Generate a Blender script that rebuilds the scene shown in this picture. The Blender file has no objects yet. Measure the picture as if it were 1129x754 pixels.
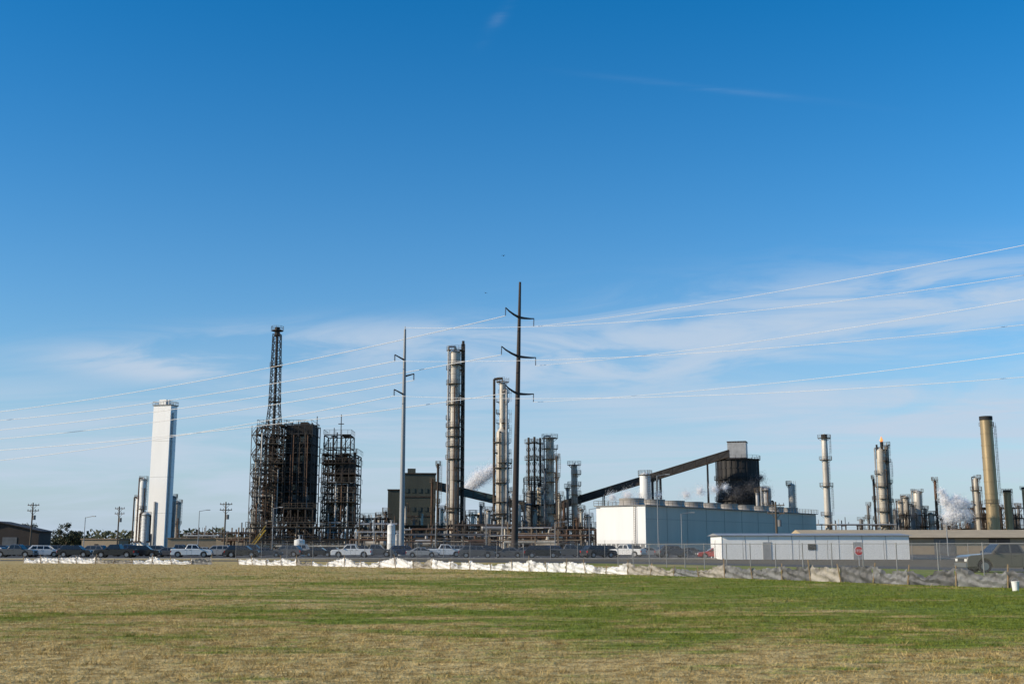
import bpy, math, random
import numpy as np
from mathutils import Vector, Matrix
rnd=random.Random(7)
scene=bpy.context.scene
COL=scene.collection
PITCH=math.radians(10.16); F=1250.0; CH=1.7
def HZ(py,Y):
    v=(377-py)/F
    t=Y/(math.cos(PITCH)-v*math.sin(PITCH))
    return CH+t*(math.sin(PITCH)+v*math.cos(PITCH))
def GX(px,Y,py=603):
    v=(377-py)/F
    return (px-564.5)/F*Y/(math.cos(PITCH)-v*math.sin(PITCH))

# ------------------------------------------------------------ materials
def newmat(name):
    m=bpy.data.materials.new(name); m.use_nodes=True
    nt=m.node_tree; b=nt.nodes['Principled BSDF']
    return m,nt,b
def mat(name,col,rough=.6,metal=0.0,var=.25,scale=.6,streak=0.0,bump=0.0,corr=None,corrdir='X',ribdark=0.0):
    m,nt,b=newmat(name); N=nt.nodes; L=nt.links
    b.inputs['Roughness'].default_value=rough; b.inputs['Metallic'].default_value=metal
    tc=N.new('ShaderNodeTexCoord')
    mp=N.new('ShaderNodeMapping'); L.new(tc.outputs['Object'],mp.inputs['Vector'])
    if streak: mp.inputs['Scale'].default_value=(1,1,.12)
    no=N.new('ShaderNodeTexNoise'); no.inputs['Scale'].default_value=scale; no.inputs['Detail'].default_value=8
    no.inputs['Roughness'].default_value=.65
    L.new(mp.outputs[0],no.inputs['Vector'])
    r=N.new('ShaderNodeValToRGB'); e=r.color_ramp.elements
    e[0].position=.32; e[1].position=.68
    e[0].color=tuple(c*(1-var) for c in col)+(1,); e[1].color=tuple(min(1,c*(1+var*.6)) for c in col)+(1,)
    L.new(no.outputs['Fac'],r.inputs['Fac']); out=r.outputs['Color']
    if corr:
        w=N.new('ShaderNodeTexWave'); w.bands_direction=corrdir; w.inputs['Scale'].default_value=corr
        L.new(tc.outputs['Object'],w.inputs['Vector'])
        bp=N.new('ShaderNodeBump'); bp.inputs['Strength'].default_value=.6; bp.inputs['Distance'].default_value=.08
        L.new(w.outputs['Fac'],bp.inputs['Height']); L.new(bp.outputs[0],b.inputs['Normal'])
        if ribdark:
            mr=N.new('ShaderNodeMapRange'); mr.inputs['To Min'].default_value=1-ribdark; L.new(w.outputs['Fac'],mr.inputs['Value'])
            vm=N.new('ShaderNodeVectorMath');vm.operation='SCALE';L.new(out,vm.inputs[0]);L.new(mr.outputs[0],vm.inputs['Scale']); out=vm.outputs[0]
    elif bump:
        bp=N.new('ShaderNodeBump'); bp.inputs['Strength'].default_value=bump; bp.inputs['Distance'].default_value=.1
        L.new(no.outputs['Fac'],bp.inputs['Height']); L.new(bp.outputs[0],b.inputs['Normal'])
    L.new(out,b.inputs['Base Color'])
    return m
M={}
M['white']=mat('white_paint',(.80,.80,.79),.6,0,.07,.15,1)
M['whiteplain']=mat('white_steel',(.72,.72,.70),.5,0,.2,.5,1)
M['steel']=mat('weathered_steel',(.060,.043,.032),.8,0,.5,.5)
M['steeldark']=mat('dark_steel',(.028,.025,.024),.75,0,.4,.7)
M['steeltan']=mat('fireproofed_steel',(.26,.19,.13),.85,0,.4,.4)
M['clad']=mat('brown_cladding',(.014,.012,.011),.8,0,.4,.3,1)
M['olive']=mat('grey_concrete_cladding',(.065,.072,.056),.8,0,.3,.25,1)
M['cream']=mat('insulation_jacket',(.50,.45,.37),.5,.05,.45,.4,1)
M['silver']=mat('dull_jacket',(.50,.46,.40),.48,.10,.45,.45,1)
M['creamlight']=mat('aluminium_jacket',(.54,.50,.44),.45,.12,.4,.4,1)
M['grey']=mat('grey_metal',(.15,.15,.15),.55,.1,.3,.5)
M['galv']=mat('galvanised_steel',(.34,.34,.34),.5,.2,.25,1.0)
M['fencepost']=mat('fence_steel',(.22,.22,.22),.6,.2,.25,1.0)
M['rust']=mat('rusted_steel',(.11,.06,.036),.85,0,.4,.8)
M['rail']=mat('handrail_paint',(.11,.085,.06),.7,0,.3,1)
M['yellow']=mat('safety_yellow',(.50,.33,.04),.6,0,.2,1)
M['cooler']=mat('cooling_cladding',(.60,.53,.445),.7,0,.10,.12,1,corr=.85,ribdark=.16)  # warm tint put into the colour to offset blue skylight on the long side
M['coolend_lit']=mat('sunlit_end_cladding',(.74,.74,.73),.65,0,.08,.3,1)  # whiter copy of the cladding, sunlight on the end painted into the colour
M['shroud']=mat('fibreglass_shroud',(.30,.28,.255),.6,0,.2,.4,1)
M['silo']=mat('dark_silo',(.022,.021,.022),.7,0,.4,.3,1)
M['greenc']=mat('conveyor_green',(.04,.08,.08),.65,0,.3,.5)
M['ochre']=mat('ochre_stack',(.36,.27,.15),.38,.35,.35,.25,1)
M['black']=mat('soot_black',(.015,.014,.013),.8,0,.3,1)
M['tanroof']=mat('tan_roof',(.46,.36,.22),.75,0,.15,.4)
M['tanwall']=mat('tan_wall',(.32,.25,.17),.8,0,.15,.4)
M['brownwall']=mat('brown_wall',(.045,.033,.026),.8,0,.3,.4)
M['whitewall']=mat('white_wall_panel',(.80,.80,.78),.6,0,.08,.4,1)
M['glass']=mat('window_glass',(.02,.025,.03),.08,0,.1,1)
M['rubber']=mat('tyre_rubber',(.02,.02,.02),.85,0,.2,3)
M['rim']=mat('alloy_rim',(.28,.28,.29),.4,.7,.1,3)
M['plastic']=mat('black_trim',(.025,.025,.027),.6,0,.2,3)
M['lamp']=mat('head_lamp_lens',(.75,.75,.72),.15,0,.05,3)
M['tail']=mat('tail_lamp_lens',(.45,.02,.015),.2,0,.05,3)
M['wood']=mat('pole_wood',(.10,.075,.052),.85,0,.35,1,1)
M['corten']=mat('corten_pole',(.042,.031,.026),.8,0,.3,.8,1)
M['polegrey']=mat('galvanised_pole',(.25,.26,.27),.5,.2,.15,.4,1)
M['wire']=mat('aluminium_wire',(.66,.66,.66),.5,.1,.1,.1)
M['insul']=mat('insulator_polymer',(.08,.08,.10),.4,0,.1,2)
M['stake']=mat('stake_wood',(.32,.22,.12),.8,0,.3,3)
M['red']=mat('sign_red',(.50,.02,.02),.5,0,.05,3)
M['signwhite']=mat('sign_white',(.8,.8,.8),.5,0,.05,3)
M['asphalt']=mat('asphalt',(.045,.043,.040),.9,0,.25,.8)
M['concrete']=mat('concrete',(.36,.34,.30),.85,0,.2,.6)
M['line']=mat('road_paint',(.72,.70,.60),.7,0,.2,2)
M['bark']=mat('bark',(.10,.075,.05),.9,0,.3,2)
m,nt,b=newmat('car_paint'); oi=nt.nodes.new('ShaderNodeObjectInfo'); nt.links.new(oi.outputs['Color'],b.inputs['Base Color'])
b.inputs['Roughness'].default_value=.3; b.inputs['Coat Weight'].default_value=.5; M['paint']=m
m,nt,b=newmat('leaf'); N=nt.nodes;L=nt.links
g=N.new('ShaderNodeNewGeometry'); no=N.new('ShaderNodeTexNoise'); no.inputs['Scale'].default_value=.9; L.new(g.outputs['Position'],no.inputs['Vector'])
r=N.new('ShaderNodeValToRGB'); r.color_ramp.elements[0].color=(.018,.026,.010,1); r.color_ramp.elements[1].color=(.075,.082,.030,1)
r.color_ramp.elements[0].position=.35;r.color_ramp.elements[1].position=.65
L.new(no.outputs['Fac'],r.inputs['Fac']);L.new(r.outputs['Color'],b.inputs['Base Color']); b.inputs['Roughness'].default_value=.7; M['leaf']=m
def fabric(name,col,trans,sc=2.5,lo=.5,p0=.35,p1=.55):
    m,nt,b=newmat(name);N=nt.nodes;L=nt.links
    g=N.new('ShaderNodeNewGeometry'); no=N.new('ShaderNodeTexNoise'); no.inputs['Scale'].default_value=sc; no.inputs['Detail'].default_value=6
    L.new(g.outputs['Position'],no.inputs['Vector'])
    r=N.new('ShaderNodeValToRGB'); r.color_ramp.elements[0].color=tuple(c*lo for c in col)+(1,); r.color_ramp.elements[1].color=tuple(col)+(1,)
    r.color_ramp.elements[0].position=p0;r.color_ramp.elements[1].position=p1
    L.new(no.outputs['Fac'],r.inputs['Fac']);L.new(r.outputs['Color'],b.inputs['Base Color']); b.inputs['Roughness'].default_value=.6
    tl=N.new('ShaderNodeBsdfTranslucent'); L.new(r.outputs['Color'],tl.inputs['Color'])
    mx=N.new('ShaderNodeMixShader'); mx.inputs[0].default_value=trans
    L.new(b.outputs[0],mx.inputs[1]);L.new(tl.outputs[0],mx.inputs[2]);L.new(mx.outputs[0],N['Material Output'].inputs['Surface'])
    return m
M['fabwhite']=fabric('white_fabric',(.84,.82,.79),.25,1.6,.35,.34,.50)
M['fabbeige']=fabric('beige_fabric',(.40,.36,.30),.25)
M['fabgrey']=fabric('grey_fabric',(.21,.21,.205),.25)
M['fabdark']=fabric('charcoal_fabric',(.12,.12,.12),.2)
M['steam']=fabric('steam_mist',(.98,.98,.985),.5,.3,.97)
M['smoke']=fabric('dark_smoke_mist',(.16,.16,.17),.5,.3,.9)
m,nt,b=newmat('chain_link');N=nt.nodes;L=nt.links
tc=N.new('ShaderNodeTexCoord');sp=N.new('ShaderNodeSeparateXYZ');L.new(tc.outputs['UV'],sp.inputs[0])
def MA(op,a,bb=None,c=None):
    n=N.new('ShaderNodeMath');n.operation=op
    for i,x in enumerate((a,bb,c)):
        if x is None: continue
        if isinstance(x,(int,float)): n.inputs[i].default_value=x
        else: L.new(x,n.inputs[i])
    return n.outputs[0]
s1=MA('LESS_THAN',MA('FRACT',MA('MULTIPLY',MA('ADD',sp.outputs[0],sp.outputs[1]),14)),.07)
s2=MA('LESS_THAN',MA('FRACT',MA('MULTIPLY',MA('SUBTRACT',sp.outputs[0],sp.outputs[1]),14)),.07)
al=MA('MAXIMUM',s1,s2)
b.inputs['Base Color'].default_value=(.18,.18,.18,1);b.inputs['Roughness'].default_value=.5
L.new(al,b.inputs['Alpha']); M['chain']=m

# ------------------------------------------------------------ mesh builder
class MB:
    def __init__(s): s.v=[];s.f=[];s.m=[]
    def face(s,pts,mi=0):
        n=len(s.v); s.v+= [tuple(p) for p in pts]; s.f.append(tuple(range(n,n+len(pts)))); s.m.append(mi)
    def box(s,c,size,mi=0,rz=0):
        n=len(s.v); ca,sa=math.cos(rz),math.sin(rz)
        for dx in(-.5,.5):
            for dy in(-.5,.5):
                for dz in(-.5,.5):
                    x,y=dx*size[0],dy*size[1]
                    s.v.append((c[0]+x*ca-y*sa,c[1]+x*sa+y*ca,c[2]+dz*size[2]))
        for q in((0,1,3,2),(4,6,7,5),(0,4,5,1),(2,3,7,6),(0,2,6,4),(1,5,7,3)):
            s.f.append(tuple(n+i for i in q)); s.m.append(mi)
    def cyl(s,a,b,r1,r2=None,n=10,mi=0,caps=True,ph=0):
        if r2 is None:r2=r1
        a=Vector(a);b=Vector(b);d=(b-a)
        if d.length<1e-6:return
        d.normalize(); up=Vector((0,0,1)) if abs(d.z)<.95 else Vector((1,0,0))
        u=d.cross(up).normalized();w=d.cross(u).normalized()
        k=len(s.v)
        for i in range(n):
            t=2*math.pi*i/n+ph; o=u*math.cos(t)+w*math.sin(t)
            s.v.append(tuple(a+o*r1)); s.v.append(tuple(b+o*r2))
        for i in range(n):
            j=(i+1)%n; s.f.append((k+2*i,k+2*i+1,k+2*j+1,k+2*j)); s.m.append(mi)
        if caps:
            s.f.append(tuple(k+2*i for i in range(n)));s.m.append(mi)
            s.f.append(tuple(k+2*(n-1-i)+1 for i in range(n)));s.m.append(mi)
    def beam(s,a,b,w,mi=0): s.cyl(a,b,w*.707,None,4,mi,True,math.pi/4)
    def lathe(s,c,prof,n=16,mi=0,close=True):
        k=len(s.v)
        for r,z in prof:
            for i in range(n):
                t=2*math.pi*i/n; s.v.append((c[0]+r*math.cos(t),c[1]+r*math.sin(t),c[2]+z))
        for p in range(len(prof)-1):
            for i in range(n):
                j=(i+1)%n; s.f.append((k+p*n+i,k+p*n+j,k+(p+1)*n+j,k+(p+1)*n+i)); s.m.append(mi)
        if close:
            s.f.append(tuple(k+n-1-i for i in range(n)));s.m.append(mi)
            q=k+(len(prof)-1)*n; s.f.append(tuple(q+i for i in range(n)));s.m.append(mi)
    def prism(s,pts,y0,y1,mi=0):
        n=len(pts);k=len(s.v)
        for x,z in pts:s.v.append((x,y0,z))
        for x,z in pts:s.v.append((x,y1,z))
        s.f.append(tuple(range(k,k+n)));s.m.append(mi)
        s.f.append(tuple(k+n+n-1-i for i in range(n)));s.m.append(mi)
        for i in range(n):
            j=(i+1)%n;s.f.append((k+j,k+i,k+n+i,k+n+j));s.m.append(mi)
    def ringdeck(s,r0,r1,z,t0,t1,n,h=1.1,rail=True,mi=0,mr=0,th=.14):
        k=[];
        for i in range(n+1):
            t=t0+(t1-t0)*i/n; c,si=math.cos(t),math.sin(t); q=len(s.v)
            s.v+=[(r0*c,r0*si,z),(r1*c,r1*si,z),(r1*c,r1*si,z-th),(r0*c,r0*si,z-th)]; k.append(q)
        for i in range(n):
            a,b=k[i],k[i+1]
            for e in range(4):
                g=(e+1)%4; s.f.append((a+e,b+e,b+g,a+g)); s.m.append(mi)
        for q in (k[0],k[-1]): s.f.append((q,q+1,q+2,q+3)); s.m.append(mi)
        if rail:
            pr=None
            for i in range(n+1):
                t=t0+(t1-t0)*i/n; c,si=math.cos(t)*r1,math.sin(t)*r1
                s.beam((c,si,z),(c,si,z+h),.07,mr)
                if pr:
                    s.beam((pr[0],pr[1],z+h),(c,si,z+h),.07,mr); s.beam((pr[0],pr[1],z+h*.5),(c,si,z+h*.5),.05,mr)
                pr=(c,si)
def mesh_obj(name,mb,mats,parent=None,loc=(0,0,0),rot=(0,0,0),smooth=True,angle=35):
    me=bpy.data.meshes.new(name); me.from_pydata(mb.v,[],mb.f)
    for mm in mats: me.materials.append(mm)
    me.polygons.foreach_set('material_index',mb.m)
    if smooth:
        me.polygons.foreach_set('use_smooth',[True]*len(me.polygons))
        me.update()
        me.set_sharp_from_angle(angle=math.radians(angle))
    me.update()
    o=bpy.data.objects.new(name,me); COL.objects.link(o)
    o.location=loc;o.rotation_euler=rot
    if parent:o.parent=parent
    return o
def thing(name,label,cat,loc=(0,0,0),rz=0,group=None):
    e=bpy.data.objects.new(name,None);COL.objects.link(e);e.location=loc;e.rotation_euler=(0,0,rz)
    e.empty_display_size=.5
    e['label']=label;e['category']=cat
    if group:e['group']=group
    return e
def copy_thing(src,loc,rz=None,label=None,scale=None,color=None):
    def rec(o,par):
        c=o.copy();COL.objects.link(c)
        if par:c.parent=par
        if color is not None and c.type=='MESH': c.color=color
        for ch in o.children: rec(ch,c)
        return c
    r=rec(src,None); r.location=loc
    if rz is not None:r.rotation_euler=(0,0,rz)
    if label:r['label']=label
    if scale:r.scale=scale
    return r

# ------------------------------------------------------------ process equipment generators
def column(px,Y,ytop,wpx,label,matn='cream',name='distillation_column',cat='column',nplat=6,taper=1.0,plw=1.1,topblack=False,rings=8,riser=True,seed=0,group=None,dome=True,platlist=None,lad=True,step=None):
    R=random.Random(seed+int(px*10))
    H=HZ(ytop,Y); r=wpx/2*Y/F; e=thing(name,label,cat,(GX(px,Y,(ytop+603)/2),Y,0),0,group)
    def rad(f):
        if step: return r if f<step[0] else (r*step[1] if f>step[0]+.03 else r+(r*step[1]-r)*(f-step[0])/.03)
        return r+(r*taper-r)*f
    rb=r; rt=rad(1.0)
    mb=MB()
    prof=[(rb*1.25,0),(rb*1.25,.4),(rb*1.05,.6),(rb,H*.06)]
    fs=[(.06+.9*i/(rings+1),1) for i in range(1,rings+1)]
    if step: fs=sorted(fs+[(step[0],0),(step[0]+.03,0)])
    for f,k in fs:
        z=H*f; rr=rad(f)
        if k: prof+=[(rr,z-.15),(rr*1.05,z-.14),(rr*1.05,z+.14),(rr,z+.15)]
        else: prof+=[(rr,z)]
    prof+=[(rt,H*.97)]
    if dome: prof+=[(rt*.92,H*.97+rt*.25),(rt*.7,H*.97+rt*.45),(rt*.25,H*.97+rt*.55),(rt*.2,H*1.0+.3)]
    else: prof+=[(rt*1.04,H*.97+.02),(rt*1.04,H),(rt*.85,H+.01),(rt*.85,H-.6)]
    mb.lathe((0,0,0),prof,18)
    mesh_obj('shell',mb,[M[matn]],e)
    if topblack:
        mb=MB(); mb.lathe((0,0,0),[(rt*1.06,H*.97),(rt*1.06,H*1.0),(rt*.8,H*1.0+.02),(rt*.8,H*.97)],18,0,False)
        mesh_obj('sooted_tip',mb,[M['black']],e)
    zs=platlist if platlist else [ .12+.86*(i+1)/nplat+R.uniform(-.02,.02) for i in range(nplat)]
    for z in zs:
        z=min(.985,z); a=R.uniform(0,6.28); sp=R.choice([3.2,4.0,5.2,6.28]); zz=z*H; rr=rad(z)
        mb=MB(); mb.ringdeck(rr*.98,rr+plw,zz,a,a+sp,12)
        for k in range(4):
            t=a+sp*k/4+.2; mb.beam((rr*math.cos(t),rr*math.sin(t),zz-1.0),((rr+plw)*math.cos(t),(rr+plw)*math.sin(t),zz-.1),.1)
        mesh_obj('platform',mb,[M['rail']],e,smooth=False)
    if lad:
        mb=MB(); zprev=0
        for i,z in enumerate(sorted(zs)):
            t=-1.2+(i%2)*.9; x,y=(r+.55)*math.cos(t),(r+.55)*math.sin(t)
            for dx in(-.25,.25): mb.beam((x+dx,y,zprev),(x+dx,y,z*H+1),.07)
            zz=zprev
            while zz<z*H: mb.beam((x-.25,y,zz),(x+.25,y,zz),.05); zz+=.6
            zz=zprev+2.4
            while zz<z*H:
                mb.beam((x-.35,y-.4,zz),(x+.35,y-.4,zz),.05); mb.beam((x-.35,y-.4,zz),(x-.35,y,zz),.05); mb.beam((x+.35,y-.4,zz),(x+.35,y,zz),.05); zz+=1.2
            for dx in(-.35,0,.35): mb.beam((x+dx,y-.4,zprev+2.4),(x+dx,y-.4,max(zprev+2.5,z*H)),.04)
            zprev=z*H
        mesh_obj('ladder',mb,[M['rail']],e,smooth=False)
    if riser:
        for k in range(3 if wpx>9 else 2):
            t=R.uniform(-1.1,-.1) if k==1 else (R.uniform(-3.3,-2.6) if k==0 else R.uniform(-2.2,-1.4)); q=min(.4,r*.2)*(1 if k<2 else .55); top=H*R.uniform(.6,.95) if k else H*1.0
            mb=MB(); x,y=(r+q+.25)*math.cos(t),(r+q+.25)*math.sin(t)
            mb.cyl((x,y,3),(x,y,top),q,n=8); mb.cyl((x,y,top),(0,0,top+.2 if not k else top-.3),q*.95,n=8)
            mb.cyl((x,y,3),(x*1.0,y-3,3),q,n=8)
            mesh_obj('riser_pipe',mb,[M[R.choice(['galv','steel','rust'])]],e)
    return e

def frame_tower(px0,px1,Y,ytop,label,depth=12,nx=3,ny=2,nl=8,matn='steel',name='steel_structure',cat='structure',member=.28,brace=.5,vessels=(),npipes=10,seed=1,stair=True,group=None,deckp=.5,rz=0,exs=(0,.3,.3,.8)):
    R=random.Random(seed); H=HZ(ytop,Y); w=(px1-px0)*Y/F; e=thing(name,label,cat,(GX((px0+px1)/2,Y,(ytop+603)/2),Y,0),rz,group)
    xs=[-w/2+w*i/nx for i in range(nx+1)]; ys=[depth*i/ny for i in range(ny+1)]; zs=[H*i/nl for i in range(nl+1)]
    mb=MB()
    for x in xs:
        for y in ys:
            top=zs[-1] if R.random()<.8 else zs[-2]
            mb.beam((x,y,0),(x,y,top+(R.random()<.25)*1.5),member)
    for z in zs[1:]:
        for y in ys: mb.beam((-w/2,y,z),(w/2,y,z),member*.8)
        for x in xs: mb.beam((x,0,z),(x,depth,z),member*.8)
    mesh_obj('frame',mb,[M[matn]],e,smooth=False)
    mb=MB()
    for i in range(nl):
        for j in range(nx):
            for y in ys:
                if R.random()<brace:
                    a,b=(xs[j],xs[j+1]) if R.random()<.5 else (xs[j+1],xs[j])
                    mb.beam((a,y,zs[i]),(b,y,zs[i+1]),member*.5)
        for j in range(ny):
            for x in xs:
                if R.random()<brace: mb.beam((x,ys[j],zs[i]),(x,ys[j+1],zs[i+1]),member*.5)
    mesh_obj('bracing',mb,[M[matn]],e,smooth=False)
    for i in range(1,nl+1):
        mb=MB(); z=zs[i]
        for j in range(nx):
            for k in range(ny):
                if R.random()<deckp: mb.box(((xs[j]+xs[j+1])/2,(ys[k]+ys[k+1])/2,z+member*.4+.06),(w/nx-.02,depth/ny-.02,.1))
        ex=R.choice(exs)
        mb.box((0,-ex/2,z+member*.4+.18),(w+ex,ex+.3,.1))
        x=-w/2-ex/2
        while x<=w/2+ex/2:
            mb.beam((x,-ex,z+.3),(x,-ex,z+1.5),.07); x+=1.6
        mb.beam((-w/2-ex/2,-ex,z+1.5),(w/2+ex/2,-ex,z+1.5),.08); mb.beam((-w/2-ex/2,-ex,z+.95),(w/2+ex/2,-ex,z+.95),.05)
        for sx in(-1,1):
            X=sx*(w/2+ex/2)
            mb.beam((X,-ex,z+1.5),(X,depth,z+1.5),.08)
            for q in range(5): mb.beam((X,depth*q/4,z+.3),(X,depth*q/4,z+1.5),.07)
        mesh_obj('platform',mb,[M['rail' if R.random()<.5 else matn]],e,smooth=False)
    for (fx,fy,r,z0,z1,mn) in vessels:
        mb=MB(); c=(-w/2+fx*w,fy*depth,0)
        mb.lathe(c,[(r*.3,z0*H),(r*.85,z0*H+r*.3),(r,z0*H+r*.8),(r,z1*H-r*.7),(r*.85,z1*H-r*.25),(r*.3,z1*H)],16)
        mesh_obj('vessel',mb,[M[mn]],e)
    for k in range(npipes):
        mb=MB(); q=R.choice([.10,.15,.24]); y=R.choice([-.4,-.2,depth*.2,depth*.5]); x=R.uniform(-w/2,w/2)
        z=R.uniform(0,.3)*H; p=Vector((x,y,z))
        for s_ in range(R.randint(2,5)):
            d=R.choice(['x','z','z','y']); n=p.copy()
            if d=='x': n.x=R.uniform(-w/2,w/2)
            elif d=='z': n.z=min(H*.97,p.z+R.uniform(.12,.4)*H)
            else: n.y=R.uniform(-.4,depth*.6)
            mb.cyl(p,n,q,n=6); p=n
        if mb.v: mesh_obj('pipe',mb,[M[R.choice(['galv','grey','steel','cream','rust'])]],e)
    if stair:
        mb=MB(); fl=H/nl; x0=-w/2-.9
        for i in range(nl):
            y0,y1=(0.5,depth*.6) if i%2==0 else (depth*.6,0.5)
            for dx in(-.45,.45): mb.beam((x0+dx,y0,i*fl),(x0+dx,y1,(i+1)*fl),.14); mb.beam((x0+dx,y0,i*fl+1),(x0+dx,y1,(i+1)*fl+1),.07)
            for q in range(9): mb.box((x0,y0+(y1-y0)*q/9,i*fl+fl*q/9),(.85,.28,.05))
            mb.box((x0,y1,(i+1)*fl),(1.2,1.2,.1))
        for y in(.2,depth*.62):
            mb.beam((x0-.5,y,0),(x0-.5,y,H),.16)
        mesh_obj('stair',mb,[M['rail']],e,smooth=False)
    return e
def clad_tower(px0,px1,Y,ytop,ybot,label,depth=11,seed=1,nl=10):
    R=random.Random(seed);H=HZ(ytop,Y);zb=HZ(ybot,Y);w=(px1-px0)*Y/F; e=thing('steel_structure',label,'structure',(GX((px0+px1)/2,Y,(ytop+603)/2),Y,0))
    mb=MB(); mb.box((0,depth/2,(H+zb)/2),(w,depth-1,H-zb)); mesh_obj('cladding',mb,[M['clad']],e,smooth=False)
    mb=MB()
    for x in(-w/2-.3,-w/4,0,w/4,w/2+.3):
        for y in(-1.2,depth+.2): mb.beam((x,y,0),(x,y,H+R.uniform(0,1.6)),.24)
    for i in range(1,nl+1):
        z=zb+(H-zb)*i/nl; mb.beam((-w/2-.3,-1.2,z),(w/2+.3,-1.2,z),.2); mb.beam((-w/2-.3,-1.2,z),(-w/2-.3,depth,z),.2); mb.beam((w/2+.3,-1.2,z),(w/2+.3,depth,z),.2)
        z0=zb+(H-zb)*(i-1)/nl
        for j in range(4):
            xa,xb=-w/2+w*j/4,-w/2+w*(j+1)/4
            if R.random()<.4: mb.beam((xa,-1.2,z0),(xb,-1.2,z),.12)
            if R.random()<.3: mb.beam((xb,-1.2,z0),(xa,-1.2,z),.12)
        if R.random()<.7: mb.beam((-w/2-.3,-1.2,z0),(-w/2-.3,depth/2,z),.14)
    for i in range(3):
        mb.beam((-w/2,-1.2,zb*i/3),(-w/4,-1.2,zb*(i+1)/3),.2); mb.beam((w/2,-1.2,zb*i/3),(w/4,-1.2,zb*(i+1)/3),.2); mb.beam((-w/2,-1.2,zb*(i+1)/3),(w/2,-1.2,zb*(i+1)/3),.26)
    mesh_obj('frame',mb,[M['steeldark']],e,smooth=False)
    for i in range(nl):
        z=zb+(H-zb)*(i+.5)/nl
        for j in range(4):
            if R.random()<.2:
                mb=MB(); mb.box((-w/2+w*(j+.5)/4,.48,z),(1.1,.08,1.4)); mesh_obj('window',mb,[M['glass' if R.random()<.6 else 'grey']],e,smooth=False)
        mb=MB(); x0=-w/2 if R.random()<.6 else R.uniform(-w/2,0); x1=w/2 if R.random()<.6 else R.uniform(0,w/2); zz=zb+(H-zb)*i/nl+.2; mb.box(((x0+x1)/2,-.55,zz),(x1-x0,1.4,.1)); 
        mb.beam((x0,-1.35,zz+1.1),(x1,-1.35,zz+1.1),.08); mb.beam((x0,-1.35,zz+.6),(x1,-1.35,zz+.6),.05)
        for q in range(7): mb.beam((x0+(x1-x0)*q/6,-1.35,zz),(x0+(x1-x0)*q/6,-1.35,zz+1.1),.07)
        mesh_obj('platform',mb,[M['rail' if R.random()<.35 else 'steeldark']],e,smooth=False)
    mb=MB()
    for sy in(-1.2,depth):
        mb.beam((-w/2,sy,H+1.1),(w/2,sy,H+1.1),.08)
        for q in range(8): mb.beam((-w/2+w*q/7,sy,H),(-w/2+w*q/7,sy,H+1.1),.07)
    for sx in(-1,1): mb.beam((sx*w/2,-1.2,H+1.1),(sx*w/2,depth,H+1.1),.08)
    mesh_obj('roof_rail',mb,[M['rail']],e,smooth=False)
    mb=MB(); mb.box((w*.1,depth*.4,H+.5),(w*.3,3,1.0)); mesh_obj('roof_unit',mb,[M['steel']],e,smooth=False)
    for q in range(7):
        x=R.uniform(-w/2,w/2); mb=MB(); mb.cyl((x,-1.6,R.uniform(0,14)),(x,-1.6,R.uniform(.5,.98)*H),R.choice([.1,.14]),n=7); mesh_obj('pipe',mb,[M[R.choice(['rust','grey','steel','steel'])]],e)
    for k in range(2):
        mb=MB(); mb.lathe((-w*.25+k*w*.5,depth/2,0),[(.4,zb*.15),(1.6,zb*.5),(1.9,zb-.1)],14); mesh_obj('vessel',mb,[M['rust']],e)
    return e
def lattice(parent,cx,cy,z0,z1,w0,w1,step,matn,member=.16,nm='lattice'):
    mb=MB(); n=max(1,int((z1-z0)/step))
    def c(i,k):
        t=i/n; w=(w0+(w1-w0)*t)/2; s=[(-1,-1),(1,-1),(1,1),(-1,1)][k%4]; return (cx+s[0]*w,cy+s[1]*w,z0+(z1-z0)*t)
    for i in range(n):
        for k in range(4):
            mb.beam(c(i,k),c(i+1,k),member*1.5); mb.beam(c(i,k),c(i+1,k+1),member); mb.beam(c(i,k+1),c(i+1,k),member); mb.beam(c(i+1,k),c(i+1,k+1),member)
    return mesh_obj(nm,mb,[M[matn]],parent,smooth=False)
def pipe_rack(px0,px1,Y,ytop,label,seed=0,lv=2):
    R=random.Random(seed); H=HZ(ytop,Y); w=(px1-px0)*Y/F; e=thing('pipe_rack',label,'pipe rack',(GX((px0+px1)/2,Y),Y,0),R.uniform(-.08,.08),'pipe racks in the plant')
    mb=MB(); n=max(2,int(w/5)); D=5
    for i in range(n+1):
        x=-w/2+w*i/n
        for y in(0,D): mb.beam((x,y,0),(x,y,H+R.choice([0,0,1.5])),.3)
        for l in range(lv): z=H*(.55+.4*l/max(1,lv-1)); mb.beam((x,-.5,z),(x,D+.5,z),.26)
    for y in(0,D): mb.beam((-w/2,y,H*.78),(w/2,y,H*.78),.2)
    mesh_obj('frame',mb,[M[R.choice(['steeltan','steel','rail'])]],e,smooth=False)
    for l in range(lv):
        z=H*(.55+.4*l/max(1,lv-1)); y=0.1
        while y<D:
            q=R.choice([.10,.14,.18,.25]); mb=MB(); a=-w/2+R.uniform(-2,w*.3);b=w/2-R.uniform(-2,w*.3)
            mb.cyl((a,y,z+.15+q),(b,y,z+.15+q),q,n=8)
            if R.random()<.5: mb.cyl((a,y,z+.15+q),(a,y,0),q,n=8)
            if R.random()<.4: x=R.uniform(a,b); mb.cyl((x,y,z+q),(x,y,H+R.uniform(.5,3)),q*.7,n=8)
            mesh_obj('pipe',mb,[M[R.choice(['galv','grey','steel','cream','rust','steel'])]],e); y+=q*2+.35
    return e
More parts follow.
